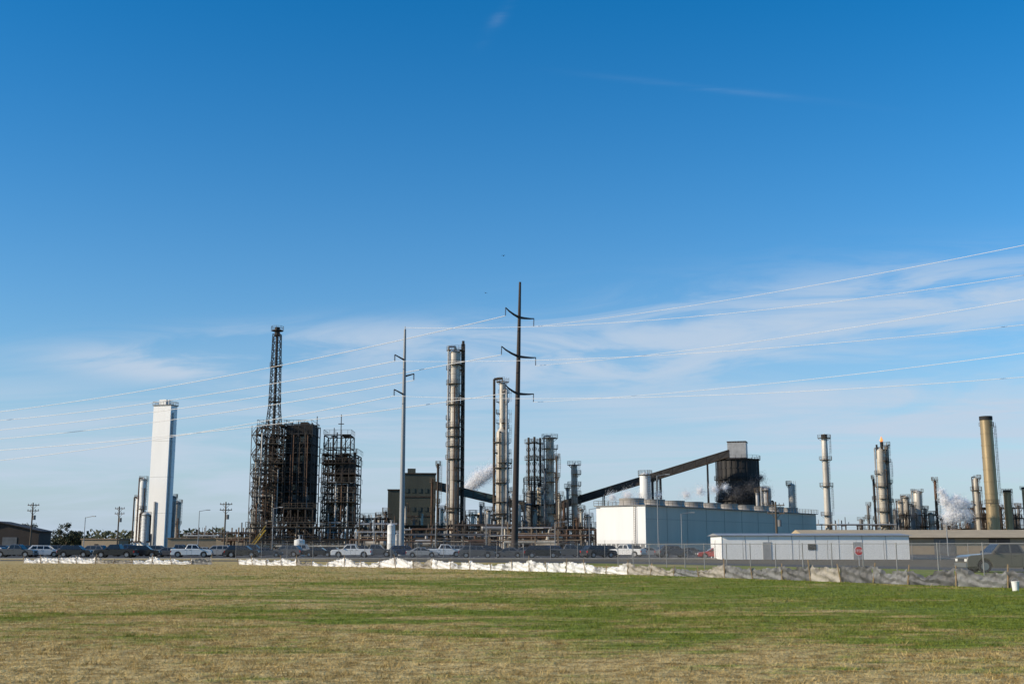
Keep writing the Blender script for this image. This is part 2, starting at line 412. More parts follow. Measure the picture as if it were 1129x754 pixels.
def drum(px,Y,zc,r,L_,label,matn='creamlight',rz=0):
    e=thing('horizontal_drum',label,'drum',(GX(px,Y),Y,0),rz,'horizontal process drums')
    mb=MB()
    pts=[(-L_/2-r*.45,.2*r),(-L_/2-r*.35,.65*r),(-L_/2,r),(L_/2,r),(L_/2+r*.35,.65*r),(L_/2+r*.45,.2*r)]
    for (xa,ra),(xb,rb) in zip(pts,pts[1:]): mb.cyl((xa,0,zc),(xb,0,zc),ra,rb,14,caps=(ra<.3*r or rb<.3*r))
    mb.cyl((0,0,zc+r),(0,0,zc+r+.8),.35,n=8)
    mesh_obj('shell',mb,[M[matn]],e)
    for s in(-1,1):
        mb=MB(); mb.box((s*L_*.3,0,(zc-r*.6)/2),(.5,r*1.7,zc-r*.6)); mesh_obj('saddle',mb,[M['concrete']],e,smooth=False)
    return e
def tank(px,Y,ytop,wpx,label,matn='whiteplain',name='storage_tank'):
    H=HZ(ytop,Y); r=wpx/2*Y/F; e=thing(name,label,'tank',(GX(px,Y),Y,0),0)
    mb=MB(); mb.lathe((0,0,0),[(r,0),(r,H*.33),(r*1.015,H*.335),(r,H*.34),(r,H*.66),(r*1.015,H*.665),(r,H*.67),(r,H*.93),(r*1.02,H*.935),(r*.9,H*.955),(r*.4,H*.99),(r*.1,H)],24)
    mesh_obj('shell',mb,[M[matn]],e)
    mb=MB()
    x,y=r*.5,-r*.87-.25
    for dx in(-.22,.22): mb.beam((x+dx,y,0),(x+dx,y,H+.6),.06)
    z=.3
    while z<H: mb.beam((x-.22,y,z),(x+.22,y,z),.04); z+=.35
    mesh_obj('ladder',mb,[M['galv']],e,smooth=False)
    mb=MB(); mb.cyl((0,0,H*.98),(0,0,H+.5),.15,n=8); mb.cyl((0,0,H+.5),(0,0,H+.6),.3,n=8); mesh_obj('vent',mb,[M['galv']],e)
    return e

# ------------------------------------------------------------ white cold box tower
Y=430
H=HZ(447,Y); w=25.5*Y/F
e=thing('cold_box_tower','tall smooth white clad tower with cap beside process drums','tower',(GX(170.5,Y),Y,0),math.radians(-16))
W=w*.86; D=w*.5
mb=MB(); mb.box((0,D/2,H/2),(W,D,H)); mesh_obj('wall',mb,[M['white']],e,smooth=False)
mb=MB(); mb.box((W*.5+.2,D*.3,H*.48),(.4,.8,H*.94)); mesh_obj('cable_duct',mb,[M['galv']],e,smooth=False)
mb=MB(); mb.box((0,D/2,H+.15),(W+.6,D+.6,.3))
for sx in(-1,1):
    for k in range(7): mb.beam((sx*(W/2+.25),-.25+(D+.5)*k/6,H+.3),(sx*(W/2+.25),-.25+(D+.5)*k/6,H+1.5),.1)
    mb.beam((sx*(W/2+.25),-.25,H+1.5),(sx*(W/2+.25),D+.25,H+1.5),.12)
for yy in(-.25,D+.25):
    for k in range(8): mb.beam((-W/2-.25+(W+.5)*k/7,yy,H+.3),(-W/2-.25+(W+.5)*k/7,yy,H+1.5),.1)
    mb.beam((-W/2-.25,yy,H+1.5),(W/2+.25,yy,H+1.5),.12)
mesh_obj('roof_platform',mb,[M['grey']],e,smooth=False)
mb=MB(); mb.box((-W*.1,D*.5,H+1.4),(W*.4,D*.4,2.2)); mb.cyl((W*.2,D/2,H),(W*.2,D/2,H+2.4),.5); mesh_obj('roof_unit',mb,[M['whiteplain']],e)
for k in range(1,4):
    mb=MB(); mb.box((0,D/2,H*k/4),(W+.04,D+.04,.10)); mesh_obj('panel_joint',mb,[M['galv']],e,smooth=False)
mb=MB(); mb.box((-W*.30,-.5,3),(1.6,.8,6)); mb.box((-W*.1,-.4,H*.18),(.5,.5,H*.3)); mesh_obj('pipe_enclosure',mb,[M['galv']],e,smooth=False)
column(156.5,Y-6,527,7,'slim white vertical vessel beside the white tower','whiteplain',nplat=2,name='vertical_vessel',cat='vessel',plw=.5)
column(152.5,Y+3,548,8,'short white vertical vessel beside the white tower','whiteplain',nplat=2,name='vertical_vessel',cat='vessel',plw=.5)
column(189,Y+6,547,8,'grey insulated vessel beside the white tower','galv',nplat=2,name='vertical_vessel',cat='vessel',plw=.4)
column(195,Y+14,553,7,'pale insulated vessel beside the white tower','creamlight',nplat=2,name='vertical_vessel',cat='vessel',plw=.4)
column(160,Y-8,566,9,'squat white vessel beside the white tower','whiteplain',nplat=1,name='vertical_vessel',cat='vessel',plw=.4)
pipe_rack(196,262,400,588,'low pipe rack with pale pipes',3)
pipe_rack(206,240,380,591,'low silver pipe rack near the parking lot',4)

# ------------------------------------------------------------ dark coker structures
Y=300
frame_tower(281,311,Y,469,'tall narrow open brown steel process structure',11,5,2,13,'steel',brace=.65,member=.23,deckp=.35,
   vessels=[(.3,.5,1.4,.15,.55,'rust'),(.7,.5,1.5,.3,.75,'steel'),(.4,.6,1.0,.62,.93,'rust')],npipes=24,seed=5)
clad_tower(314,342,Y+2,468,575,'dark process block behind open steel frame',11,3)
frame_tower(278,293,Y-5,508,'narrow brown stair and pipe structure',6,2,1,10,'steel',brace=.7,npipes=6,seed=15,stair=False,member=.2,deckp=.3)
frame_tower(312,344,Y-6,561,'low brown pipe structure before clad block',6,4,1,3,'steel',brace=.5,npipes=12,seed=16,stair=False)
z1=HZ(357,Y)
st=thing('flare_stack','slim dark lattice flare stack flaring near its base','stack',(GX(304.5,Y+5,400),Y+5,0))
zf=HZ(448,Y+5)
lattice(st,0,0,z1*.42,zf,5.0,2.7,2.1,'steeldark',.11,'lower_lattice')
lattice(st,0,0,zf,z1-2,2.7,2.0,2.1,'steeldark',.11,'upper_lattice')
mb=MB(); mb.cyl((0,0,0),(0,0,z1-2),.45,.36,10); mb.cyl((0,0,z1-2.5),(0,0,z1),.75,.7,10); mesh_obj('stack_pipe',mb,[M['steeldark']],st)
for f in(.66,.82,.985):
    mb=MB(); mb.ringdeck(.5,1.7,f*z1,0,6.28,8); mesh_obj('platform',mb,[M['steel']],st,smooth=False)
frame_tower(354,391,Y,501,'open brown steel structure carrying drums',11,5,2,10,'steel',brace=.6,member=.23,deckp=.35,stair=False,
   vessels=[(.2,.5,1.4,.1,.5,'cream'),(.5,.5,1.7,.45,1.02,'steeldark'),(.82,.5,1.3,.25,.7,'rust'),(.8,.5,1.0,.72,.97,'steel')],npipes=22,seed=9)
frame_tower(356,385,Y+2,480,'upper lattice frame over coke drums',7,3,1,9,'steeldark',brace=.5,npipes=6,seed=19,stair=False,deckp=.3)
for px_,yt in((347,457),(374,455),(366,470),(362,486)):
    d=thing('vent_mast','thin dark vent mast on the steel structure','mast',(GX(px_,Y,yt),Y+4,0)); mb=MB(); mb.cyl((0,0,0),(0,0,HZ(yt,Y)),.20,.12,6); mesh_obj('mast',mb,[M['steeldark']],d)
    mb=MB(); mb.box((0,0,HZ(yt,Y)*.93),(1.5,.3,.2)); mesh_obj('bracket',mb,[M['steeldark']],d,smooth=False)
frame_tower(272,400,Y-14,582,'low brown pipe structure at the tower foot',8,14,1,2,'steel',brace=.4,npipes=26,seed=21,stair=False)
ys=thing('access_stair','yellow access stair beside brown structure','stair',(GX(283,Y-18),Y-18,0))
mb=MB(); h=HZ(584,Y-18)
for dy in(-.5,.5): mb.beam((-2,dy,0),(2,dy,h),.14); mb.beam((-2,dy,1),(2,dy,h+1),.07)
for q in range(14): mb.box((-2+4*q/14,0,h*q/14),(.3,1,.06))
mesh_obj('flight',mb,[M['yellow']],ys,smooth=False)

# ------------------------------------------------------------ process building
Y=345
e=thing('process_building','dark grey concrete block building with stacked windows','building',(GX(441,Y,560),Y,0),math.radians(5))
k=Y/F; H1=HZ(522,Y);H2=HZ(540,Y)
mb=MB(); mb.box((20*k,6,H1/2),(37*k,12,H1)); mb.box((-6*k,6,H2/2),(15*k,11,H2)); mb.box((12*k,6,H1+.9),(9*k,5,1.8)); mesh_obj('wall',mb,[M['olive']],e,smooth=False)
mb=MB(); mb.box((20*k,6,H1+.1),(38.5*k,12.6,.3)); mb.box((-6.6*k,6,H2+.1),(15*k,11.6,.3)); mesh_obj('roof',mb,[M['steel']],e,smooth=False)
for i in range(5):
    for j in range(3):
        mb=MB(); mb.box(((7+7*i)*k,-.05,H1*(.3+.24*j)),(1.0,.16,1.3)); mesh_obj('window',mb,[M['glass']],e,smooth=False)
mb=MB()
for j in range(3): mb.box((20*k,-.06,H1*(.2+.25*j)),(37.2*k,.2,.35))
mesh_obj('band',mb,[M['steel']],e,smooth=False)
column(447,Y-14,558,2.2,'thin pale vent pipe near the block building','creamlight',nplat=2,name='vent_stack',cat='stack',plw=.4,riser=False,rings=3,dome=False)
column(476,Y-10,528,2.4,'thin rusty stack beside the block building','rust',nplat=2,name='vent_stack',cat='stack',plw=.4,riser=False,rings=3,dome=False)
column(482.5,Y-8,511,2.6,'thin stack rising behind the block building','steel',nplat=2,name='vent_stack',cat='stack',plw=.4,riser=False,rings=3,dome=False)

# ------------------------------------------------------------ conveyors
def conveyor(pa,pb,label,matn,legs,hh=3.0,wd=1.3):
    A=Vector((GX(pa[0],pa[2],pa[1]),pa[2],HZ(pa[1],pa[2])));B=Vector((GX(pb[0],pb[2],pb[1]),pb[2],HZ(pb[1],pb[2])))
    e=thing('conveyor_gallery',label,'conveyor',(A.x,A.y,0)); a=Vector((0,0,A.z));b=B-Vector((A.x,A.y,0))
    mb=MB(); d=(b-a); n=Vector((-d.y,d.x,0)).normalized()*wd; up=Vector((0,0,hh/2))
    c=[a-n-up,a+n-up,a+n+up,a-n+up,b-n-up,b+n-up,b+n+up,b-n+up]
    mb.v+=[tuple(q) for q in c]
    for f in((0,1,2,3),(4,7,6,5),(0,4,5,1),(1,5,6,2),(2,6,7,3),(3,7,4,0)): mb.f.append(f);mb.m.append(0)
    mesh_obj('gallery',mb,[M[matn]],e,smooth=False)
    mb=MB(); m_=int(d.length/3.5)
    for i in range(m_):
        p=a+d*(i/m_);q=a+d*((i+1)/m_)
        for s in(-1.04,1.04):
            mb.beam(p+n*s-up*1.05,p+n*s+up*1.05,.14); mb.beam(p+n*s-up*1.05,q+n*s+up*1.05,.10)
    for s in(-1.04,1.04):
        mb.beam(a+n*s-up*1.08,b+n*s-up*1.08,.18); mb.beam(a+n*s+up*1.08,b+n*s+up*1.08,.18)
    mesh_obj('truss',mb,[M['steel']],e,smooth=False)
    for t in legs:
        p=a+d*t; mb=MB(); 
        for s in(-1,1): mb.beam((p.x+n.x*s*1.8,p.y+n.y*s*1.8,0),p+n*s*.9-up,.3)
        z=2; 
        while z<p.z-4: mb.beam((p.x-n.x*1.6,p.y-n.y*1.6,z),(p.x+n.x*1.3,p.y+n.y*1.3,z+3),.15); z+=3
        mesh_obj('trestle',mb,[M['steeldark']],e,smooth=False)
    return e
conveyor((470,533,352),(612,566,354),'dark green sloping conveyor gallery above pipework','greenc',[.3,.65,.95],2.2)
conveyor((608,560,352),(804,500,338),'long dark inclined conveyor gallery on trestles','steeldark',[.02,.3,.62,.88],1.9)
# silo + headhouse
Y=350;k=Y/F
e=thing('coal_silo','dark ribbed cylindrical silo with grey head house','silo',(GX(814,Y,550),Y,0))
r=22*k;zt=HZ(507,Y)
mb=MB(); pf=[(r*.98,0)]
for i in range(1,10): pf+=[(r,zt*i/10-.2),(r*1.02,zt*i/10-.15),(r*1.02,zt*i/10+.15),(r,zt*i/10+.2)]
pf+=[(r,zt),(r*.2,zt+.8)]; mb.lathe((0,0,0),pf,32); mesh_obj('shell',mb,[M['silo']],e)
for i in range(24):
    t=2*math.pi*i/24; r2=r+.35
    mb=MB(); mb.beam((r2*math.cos(t),r2*math.sin(t),0),(r2*math.cos(t),r2*math.sin(t),zt+.3),.2); mesh_obj('rib',mb,[M['silo']],e,smooth=False)
for f in(.55,.78,1.0):
    mb=MB(); mb.ringdeck(r*.9,r+.9,zt*f,0,6.283,24); mesh_obj('platform',mb,[M['steeldark']],e,smooth=False)
z2=HZ(488,Y); mb=MB(); mb.box((1.0*k,0,(zt+z2)/2+.3),(20*k,5,z2-zt-.6),0,-.3); mesh_obj('head_house',mb,[M['galv']],e,smooth=False)
mb=MB(); mb.box((1.0*k,0,z2+.15),(21*k,5.5,.25),0,-.3); mesh_obj('roof',mb,[M['steel']],e,smooth=False)
column(712,300,522,12,'white cylindrical silo beside the cooling tower','whiteplain',nplat=1,name='silo',cat='silo',riser=False,rings=3,plw=.4)
column(720,302,526,3,'dark pipe beside the white silo','steel',nplat=2,name='vent_stack',cat='stack',riser=False,rings=3,plw=.5)
column(725,302,524,2.2,'thin brown pipe beside the white silo','rust',nplat=1,name='vent_stack',cat='stack',riser=False,rings=3,plw=.3)
column(846,330,538,10,'short ribbed grey vessel near the silo','galv',nplat=3,name='vertical_vessel',cat='vessel',plw=.7)
column(874,345,533,7.5,'pale stack behind the cooling tower','creamlight',nplat=1,name='vent_stack',cat='stack',riser=False,rings=5,plw=.6)
column(836,340,541,4,'slim pale pipe near the silo','galv',nplat=2,name='vent_stack',cat='stack',riser=False,rings=3,plw=.4)

# ------------------------------------------------------------ cooling tower
Cx,Cy=30.3,260; ang=math.atan2(76,58.8); Lc=96; Wc=13.2; Hc=10.6
e=thing('cooling_tower','long pale grey clad cooling tower with fan stacks','cooling tower',(Cx,Cy,0),ang)
mb=MB(); mb.box((Lc/2,Wc/2,Hc/2),(Lc,Wc,Hc)); mesh_obj('wall',mb,[M['cooler']],e,smooth=False)
mb=MB(); mb.box((-.08,Wc/2,Hc/2),(.15,Wc+.1,Hc-.01)); mesh_obj('sunlit_end_wall',mb,[M['coolend_lit']],e,smooth=False)  # thin overlay on the end face, whitened to look sunlit
mb=MB(); mb.box((Lc/2,-.03,Hc*.72),(Lc,.06,.08)); mb.box((Lc/2,-.06,.5),(Lc,.16,.25)); 
for i in range(1,10): mb.box((Lc*i/10,-.03,Hc/2),(.12,.06,Hc-.02))
mesh_obj('wall_trim',mb,[M['shroud']],e,smooth=False)
mb=MB(); mb.box((Lc/2,Wc/2,Hc+.1),(Lc+1,Wc+1,.2)); 
mesh_obj('deck',mb,[M['grey']],e,smooth=False)
mb=MB()
for yy in(-.5,Wc+.5):
    x=-.5
    while x<=Lc+.5: mb.beam((x,yy,Hc+.2),(x,yy,Hc+1.3),.07); x+=2
    for z in(.75,1.3): mb.beam((-.5,yy,Hc+z),(Lc+.5,yy,Hc+z),.06)
for xx in(-.5,Lc+.5):
    for kk in range(8): mb.beam((xx,-.5+kk*(Wc+1)/7,Hc+.2),(xx,-.5+kk*(Wc+1)/7,Hc+1.3),.07)
    for z in(.75,1.3): mb.beam((xx,-.5,Hc+z),(xx,Wc+.5,Hc+z),.06)
mesh_obj('handrail',mb,[M['rail']],e,smooth=False)
for i in range(10):
    mb=MB(); mb.lathe((Lc*(i+.5)/10,Wc/2,Hc+.2),[(3.3,0),(2.95,.5),(2.85,.9),(2.95,1.5),(3.0,1.7),(2.9,1.7),(2.7,1.0),(2.8,.2)],24,0,False)
    mesh_obj('fan_shroud',mb,[M['shroud']],e)
    mb=MB(); c=(Lc*(i+.5)/10,Wc/2,Hc+1.1); mb.cyl((c[0],c[1],c[2]-.3),(c[0],c[1],c[2]+.3),.4,n=10)
    for b_ in range(6):
        t=b_*math.pi/3+i; mb.box((c[0]+1.45*math.cos(t),c[1]+1.45*math.sin(t),c[2]),(2.3,.5,.06),0,t)
    mesh_obj('fan',mb,[M['grey']],e,smooth=False)
for i in range(10):
    mb=MB(); mb.box((-.22,.8+i*1.3,1.2),(.1,.9,1.6)); mesh_obj('louvre',mb,[M['grey']],e,smooth=False)
mb=MB()
for dx in(-.25,.25): mb.beam((-.45,Wc*.2+dx,0),(-.45,Wc*.2+dx,Hc+1),.07)
z=.4
while z<Hc: mb.beam((-.45,Wc*.2-.25,z),(-.45,Wc*.2+.25,z),.05); z+=.4
mesh_obj('ladder',mb,[M['rail']],e,smooth=False)

# ------------------------------------------------------------ main columns
c1=column(501,330,383,12.0,'tall tan grey distillation column with many ring platforms','silver',nplat=16,rings=18,plw=1.0,riser=True)
Hc1=HZ(379,330)
lattice(c1,2.3,.9,0,Hc1,1.0,1.0,1.9,'steel',.09)
mb=MB(); mb.cyl((2.3,.9,0),(2.3,.9,Hc1+1),.40,n=8); mesh_obj('riser_pipe',mb,[M['steeldark']],c1)
column(554,340,418,14,'tan grey distillation column stepping to a narrow top','silver',nplat=15,rings=12,plw=1.0,step=(.68,.50))
column(606.5,338,481,9,'cream column with stacked access platforms','cream',nplat=9,rings=8,plw=1.2)
column(633.5,345,511,7,'grey column with closely spaced platforms','creamlight',nplat=8,rings=8,plw=1.1,riser=False)
for px_,yt in((583,482),(589.5,481),(596,482)):
    st=thing('heater_stack','thin dark lattice braced heater stack','stack',(GX(px_,350,540),350+(px_%3),0),0,'heater stacks')
    mb=MB(); z=HZ(yt,350); mb.cyl((0,0,0),(0,0,z),.45,.36,10); mesh_obj('stack_pipe',mb,[M['steel']],st)
    lattice(st,0,0,2,z-1.5,1.6,1.4,2.2,'steel',.07)
    for f in(.45,.62,.8,.95):
        mb=MB(); mb.ringdeck(.6,1.3,f*z,0,6.28,8); mesh_obj('platform',mb,[M['rail']],st,smooth=False)
frame_tower(578,602,345,532,'dark open pipe structure beneath heater stacks',8,3,1,6,'steeldark',npipes=14,seed=31,brace=.5,vessels=[(.3,.5,1.2,.2,.9,'grey'),(.75,.5,1.0,.3,.95,'cream')],stair=False)
frame_tower(612,650,352,572,'low dark pipe structure behind pipe racks',8,5,1,3,'steel',npipes=14,seed=33,brace=.5,stair=False)
frame_tower(513,548,346,568,'low brown exchanger structure',8,4,1,3,'steel',npipes=14,seed=35,brace=.4,stair=False,vessels=[(.5,.4,1.4,.1,1.1,'cream')])
frame_tower(562,578,330,552,'dark narrow exchanger structure',7,2,1,5,'steeldark',npipes=9,seed=37,brace=.5,stair=False)
frame_tower(396,428,318,572,'low brown pipework structure near block building',8,5,1,3,'steel',npipes=18,seed=38,brace=.5,stair=False)
frame_tower(440,500,312,580,'low dark pipework structure behind parked cars',8,8,1,3,'steeldark',npipes=26,seed=39,brace=.5,stair=False)
frame_tower(505,600,300,584,'long low dark pipework structure behind parked cars',8,12,1,2,'steel',npipes=34,seed=44,brace=.5,stair=False)
frame_tower(600,656,300,582,'low rusty pipework structure behind parked cars',8,8,1,2,'steeldark',npipes=24,seed=45,brace=.5,stair=False)
for i,(px_,yt,wp,mn) in enumerate([(521,566,4,'cream'),(530,556,3,'grey'),(538,562,5,'creamlight'),(566,540,3.5,'cream'),(572,556,5,'cream'),(617,544,4,'cream'),(622,553,3.5,'rust'),(626,536,3,'grey'),(641,560,4,'cream'),(649,568,5,'creamlight'),(418,568,5,'cream'),(405,572,4,'creamlight'),(487,560,4,'cream'),(456,572,3,'grey'),(590,562,5,'cream'),(614,500,2.2,'steel'),(601,515,2.5,'grey'),(512,575,5,'grey'),(546,572,4,'rust'),(425,563,3,'steel'),(494,572,4,'grey'),(636,571,4,'rust'),(465,566,3,'cream'),(580,574,4,'grey')]):
    column(px_,316+(i*7)%25,yt,wp,'small vertical process vessel among pipework',mn,nplat=2 if yt>550 else 4,rings=3,plw=.6,name='process_vessel',cat='vessel',group='small process vessels',seed=i,riser=wp>3.5)
for i,(a,b_,yy,yt) in enumerate([(396,440,285,578),(440,500,278,584),(500,560,282,579),(560,612,276,582),(612,657,286,584),(396,432,260,587),(452,540,255,590),(540,640,250,591),(250,275,285,588)]):
    pipe_rack(a,b_,yy,yt,'crowded pipe rack carrying silver and rusty pipes',40+i)
for i,(px_,yy,zc,r,l) in enumerate([(412,270,2.2,.8,5),(470,262,2.2,.8,5),(524,265,2.2,.9,5),(604,262,2.2,.8,5),(545,290,6,.9,6)]):
    drum(px_,yy,zc,r,l,'horizontal process drum on concrete saddles',['cream','galv','rust'][i%3],rnd.uniform(-.4,.4))
tank(431,215,577,8.5,'white cylindrical tank behind the parked cars')
tank(330,185,594,11.5,'small white tank beside the parking lot')
tank(438,232,588,5,'grey cylindrical tank behind the parked cars','galv')

# ------------------------------------------------------------ right-hand units
column(911.5,400,479,8,'pale stack with platform ring at the top','creamlight',nplat=4,rings=6,plw=1.2,name='flare_stack',cat='stack',taper=.8,platlist=[.3,.55,.78,.97],topblack=True,riser=False)
fl=column(973.5,400,494,9,'cream flare column with burning flame','cream',nplat=7,rings=8,plw=1.0,name='flare_stack',cat='stack')
H=HZ(487,400)
mb=MB(); mb.cyl((0.6,0,H-3),(0.6,0,H),.5,.55,10); mb.cyl((-1.2,0,H-6),(-1.2,0,H-1),.35,n=8); mesh_obj('burner_tip',mb,[M['black']],fl)
m,nt,b=newmat('flame'); b.inputs['Base Color'].default_value=(.8,.25,.06,1); b.inputs['Emission Color'].default_value=(1,.36,.10,1); b.inputs['Emission Strength'].default_value=.8
mb=MB(); mb.lathe((.6,0,H),[(.3,0),(.6,.4),(.5,.9),(.25,1.4),(.05,1.9)],10); o=mesh_obj('flame',mb,[m],fl)
column(980.5,402,489,4.5,'slim cream pipe beside the flare column','cream',nplat=5,rings=6,plw=.6,name='process_vessel',cat='vessel',riser=False)
column(965,404,526,2.5,'dark thin vent beside flare column','steeldark',nplat=3,rings=3,plw=.4,name='vent_stack',cat='stack',riser=False)
column(1092,380,459,13.5,'tall slim ochre metal chimney with dark rim','ochre',nplat=3,rings=9,plw=.35,name='chimney',cat='chimney',dome=False,topblack=True,taper=.97,riser=False,platlist=[.35,.93])
column(1078,384,526,6,'pale slender column beside the ochre chimney','cream',nplat=5,rings=5,plw=.9,name='process_vessel',cat='vessel')
column(1112.5,384,540,8,'short ochre stack with dark cap','ochre',nplat=1,rings=3,plw=.5,name='chimney',cat='chimney',dome=False,topblack=True,riser=False)
column(1104,390,558,4,'small dark vessel near the chimneys','steel',nplat=2,rings=2,plw=.5,name='process_vessel',cat='vessel')
column(1132,384,537,6,'short ochre stack near the chimneys','ochre',nplat=1,rings=3,plw=.5,name='chimney',cat='chimney',dome=False,topblack=True,riser=False)
for i,(px_,yt,wp,mn) in enumerate([(988,562,5,'grey'),(994,552,6,'cream'),(1000,547,7,'cream'),(1007,556,5,'grey'),(1013,541,9,'creamlight'),(1021,560,4,'cream'),(1028,566,6,'cream'),(1033,528,3,'rust'),(1040,570,4,'grey'),(958,556,3,'grey'),(1072,560,5,'cream'),(1066,568,4,'grey'),(1087,566,6,'steel'),(1120,568,5,'steel'),(950,572,4,'grey'),(1051,572,6,'rust'),(1124,556,3,'grey')]):
    column(px_,405+(i*11)%30,yt,wp,'small vertical process vessel in the far unit',mn,nplat=3,rings=3,plw=.7,name='process_vessel',cat='vessel',group='small process vessels',seed=i+50,riser=wp>4)
frame_tower(984,1034,415,568,'low brown process structure between vessels',8,6,1,3,'steel',npipes=14,seed=41,brace=.5,stair=False)
frame_tower(1060,1129,392,560,'low dark pipe structure around the chimneys',8,8,1,4,'steel',npipes=22,seed=43,brace=.5,stair=False)
pipe_rack(900,985,395,578,'long low pipe rack between flare stacks',61)
drum(990,398,5,1.5,8,'rusty horizontal drum near vessels','rust'); 
tank(1046,430,576,12,'low grey storage tank in the far unit','grey')
frame_tower(1046,1060,410,575,'small steel frame near the steam plume',6,2,1,3,'steel',npipes=5,seed=47,stair=False)

# ------------------------------------------------------------ low buildings
e=thing('office_building','long low white prefabricated building','building',(GX(796,142),142,0),math.radians(-2))
Lb=(997-796)*142/F; Hb=2.9
mb=MB(); mb.box((Lb/2,5,Hb/2),(Lb,10,Hb)); mesh_obj('wall',mb,[M['whitewall']],e,smooth=False)
mb=MB(); mb.prism([(-.4,0),(10.4,0),(5,.3)],-.4,Lb+.4)
o=mesh_obj('roof',mb,[M['galv']],e,(0,0,Hb+.003),smooth=False)
o.data.transform(Matrix(((0,1,0,0),(1,0,0,0),(0,0,1,0),(0,0,0,1)))); o.data.flip_normals()
for x in(5.5,16.5): 
    mb=MB(); mb.box((x,-.03,1.05),(1.0,.08,2.1)); mesh_obj('door',mb,[M['galv']],e,smooth=False)
for i in range(9):
    mb=MB(); mb.box((Lb*i/8,-.01,Hb/2),(.05,.04,Hb-.02)); mesh_obj('panel_joint',mb,[M['galv']],e,smooth=False)
mb=MB(); mb.box((11,-.03,1.5),(1.0,.08,.7)); mesh_obj('window',mb,[M['glass']],e,smooth=False)
e=thing('warehouse','long low tan warehouse with metal roof','building',(GX(892,225),225,0),math.radians(-3))
Lb=55; Hb=3.2
mb=MB(); mb.box((Lb/2,10,Hb/2),(Lb,20,Hb)); mesh_obj('wall',mb,[M['tanwall']],e,smooth=False)
mb=MB(); 
mb.prism([(-1.2,0),(21.2,0),(10,1.6)],-.6,Lb+.6); o=mesh_obj('roof',mb,[M['tanroof']],e,(0,0,Hb+.003),smooth=False)
o.data.transform(Matrix(((0,1,0,0),(1,0,0,0),(0,0,1,0),(0,0,0,1)))); o.data.flip_normals()
for i in range(5):
    mb=MB(); mb.box((5+i*10.5,-.04,1.5),(4,.1,3)); mesh_obj('door',mb,[M['brownwall' if i%2 else 'grey']],e,smooth=False)
e=thing('maintenance_shed','dark brown gabled shed beside the trees','shed',(GX(2,330),330,0),math.radians(6))
mb=MB(); mb.box((0,6,2.8),(20,12,5.6)); mb.prism([(-10,5.603),(10,5.603),(-2,8.2)],0,12); mesh_obj('wall',mb,[M['brownwall']],e,smooth=False)
mb=MB(); mb.prism([(-10.6,5.55),(-10.6,5.8),(-2,8.6),(10.6,5.8),(10.6,5.55),(-2,8.3)],-.6,12.6); mesh_obj('roof',mb,[M['steeldark']],e,smooth=False)
mb=MB(); mb.box((2,-.04,2),(4,.1,4)); mesh_obj('door',mb,[M['grey']],e,smooth=False)
for px_,Y,wd_,hh,rz in((212,330,14,3.6,.1),(110,300,10,3.2,-.1),(255,300,8,3.4,0)):
    e=thing('site_cabin','low tan site cabin behind the parked cars','cabin',(GX(px_,Y),Y,0),rz)
    mb=MB(); mb.box((0,3,hh/2),(wd_,6,hh)); mesh_obj('wall',mb,[M['tanwall']],e,smooth=False)
    mb=MB(); mb.box((0,3,hh+.13),(wd_+.6,6.6,.25)); mesh_obj('roof',mb,[M['steeltan']],e,smooth=False)
    mb=MB(); mb.box((-1,-.03,1.05),(1,.08,2.1)); mesh_obj('door',mb,[M['brownwall']],e,smooth=False)

# ------------------------------------------------------------ power poles (transmission)
def utube(mb,pts,r,n=5,mi=0):
    for a,b in zip(pts,pts[1:]): mb.cyl(a,b,r,n=n,mi=mi,caps=False)
YB=193; HB=HZ(311,YB)
pB=thing('transmission_pole','tall dark weathered steel transmission pole with three crossarm pairs','power pole',(GX(567,YB),YB,0))
pB.rotation_euler=(0,math.radians(1.25),0)
mb=MB(); mb.lathe((0,0,0),[(.75,0),(.75,.25),(.58,.3),(.5,HB*.3),(.36,HB*.7),(.20,HB)],12); mesh_obj('shaft',mb,[M['corten']],pB)
perp=Vector((.66,.75,0))
attB={}
for li,(yy,la,ra) in enumerate([(350,3.6,3.9),(393,4.4,4.6),(434,3.2,4.2)]):
    z=HZ(yy,YB)
    for s,ln in((-1,la),(1,ra)):
        mb=MB(); rise=1.15 if s<0 else .45
        pts=[Vector((0,0,z)),perp*s*ln*.4+Vector((0,0,z+rise*.25)),perp*s*ln*.75+Vector((0,0,z+rise*.6)),perp*s*ln+Vector((0,0,z+rise))]
        rr=[.24,.19,.14,.09]
        for i in range(3): mb.cyl(pts[i],pts[i+1],rr[i],rr[i+1],8)
        mesh_obj('crossarm',mb,[M['corten']],pB)
        tip=pts[-1]; mb=MB(); prof=[]
        for q in range(9): prof+=[(.05,-q*.16),(.12,-q*.16-.05),(.05,-q*.16-.1)]
        mb.lathe(tuple(tip),prof[::-1],8); mesh_obj('insulator',mb,[M['insul']],pB)
        attB[(li,s)]=(tip+Vector((0,0,-1.45)))
rotB=Matrix.Rotation(math.radians(1.25),4,'Y')
YA=197; HA=HZ(363,YA)
pA=thing('transmission_pole','tall grey galvanised steel transmission pole with staggered arms','power pole',(GX(442.5,YA),YA,0))
mb=MB(); mb.lathe((0,0,0),[(.7,0),(.7,.25),(.50,.3),(.42,HA*.3),(.33,HA*.7),(.20,HA)],12); mesh_obj('shaft',mb,[M['polegrey']],pA)
attA={}
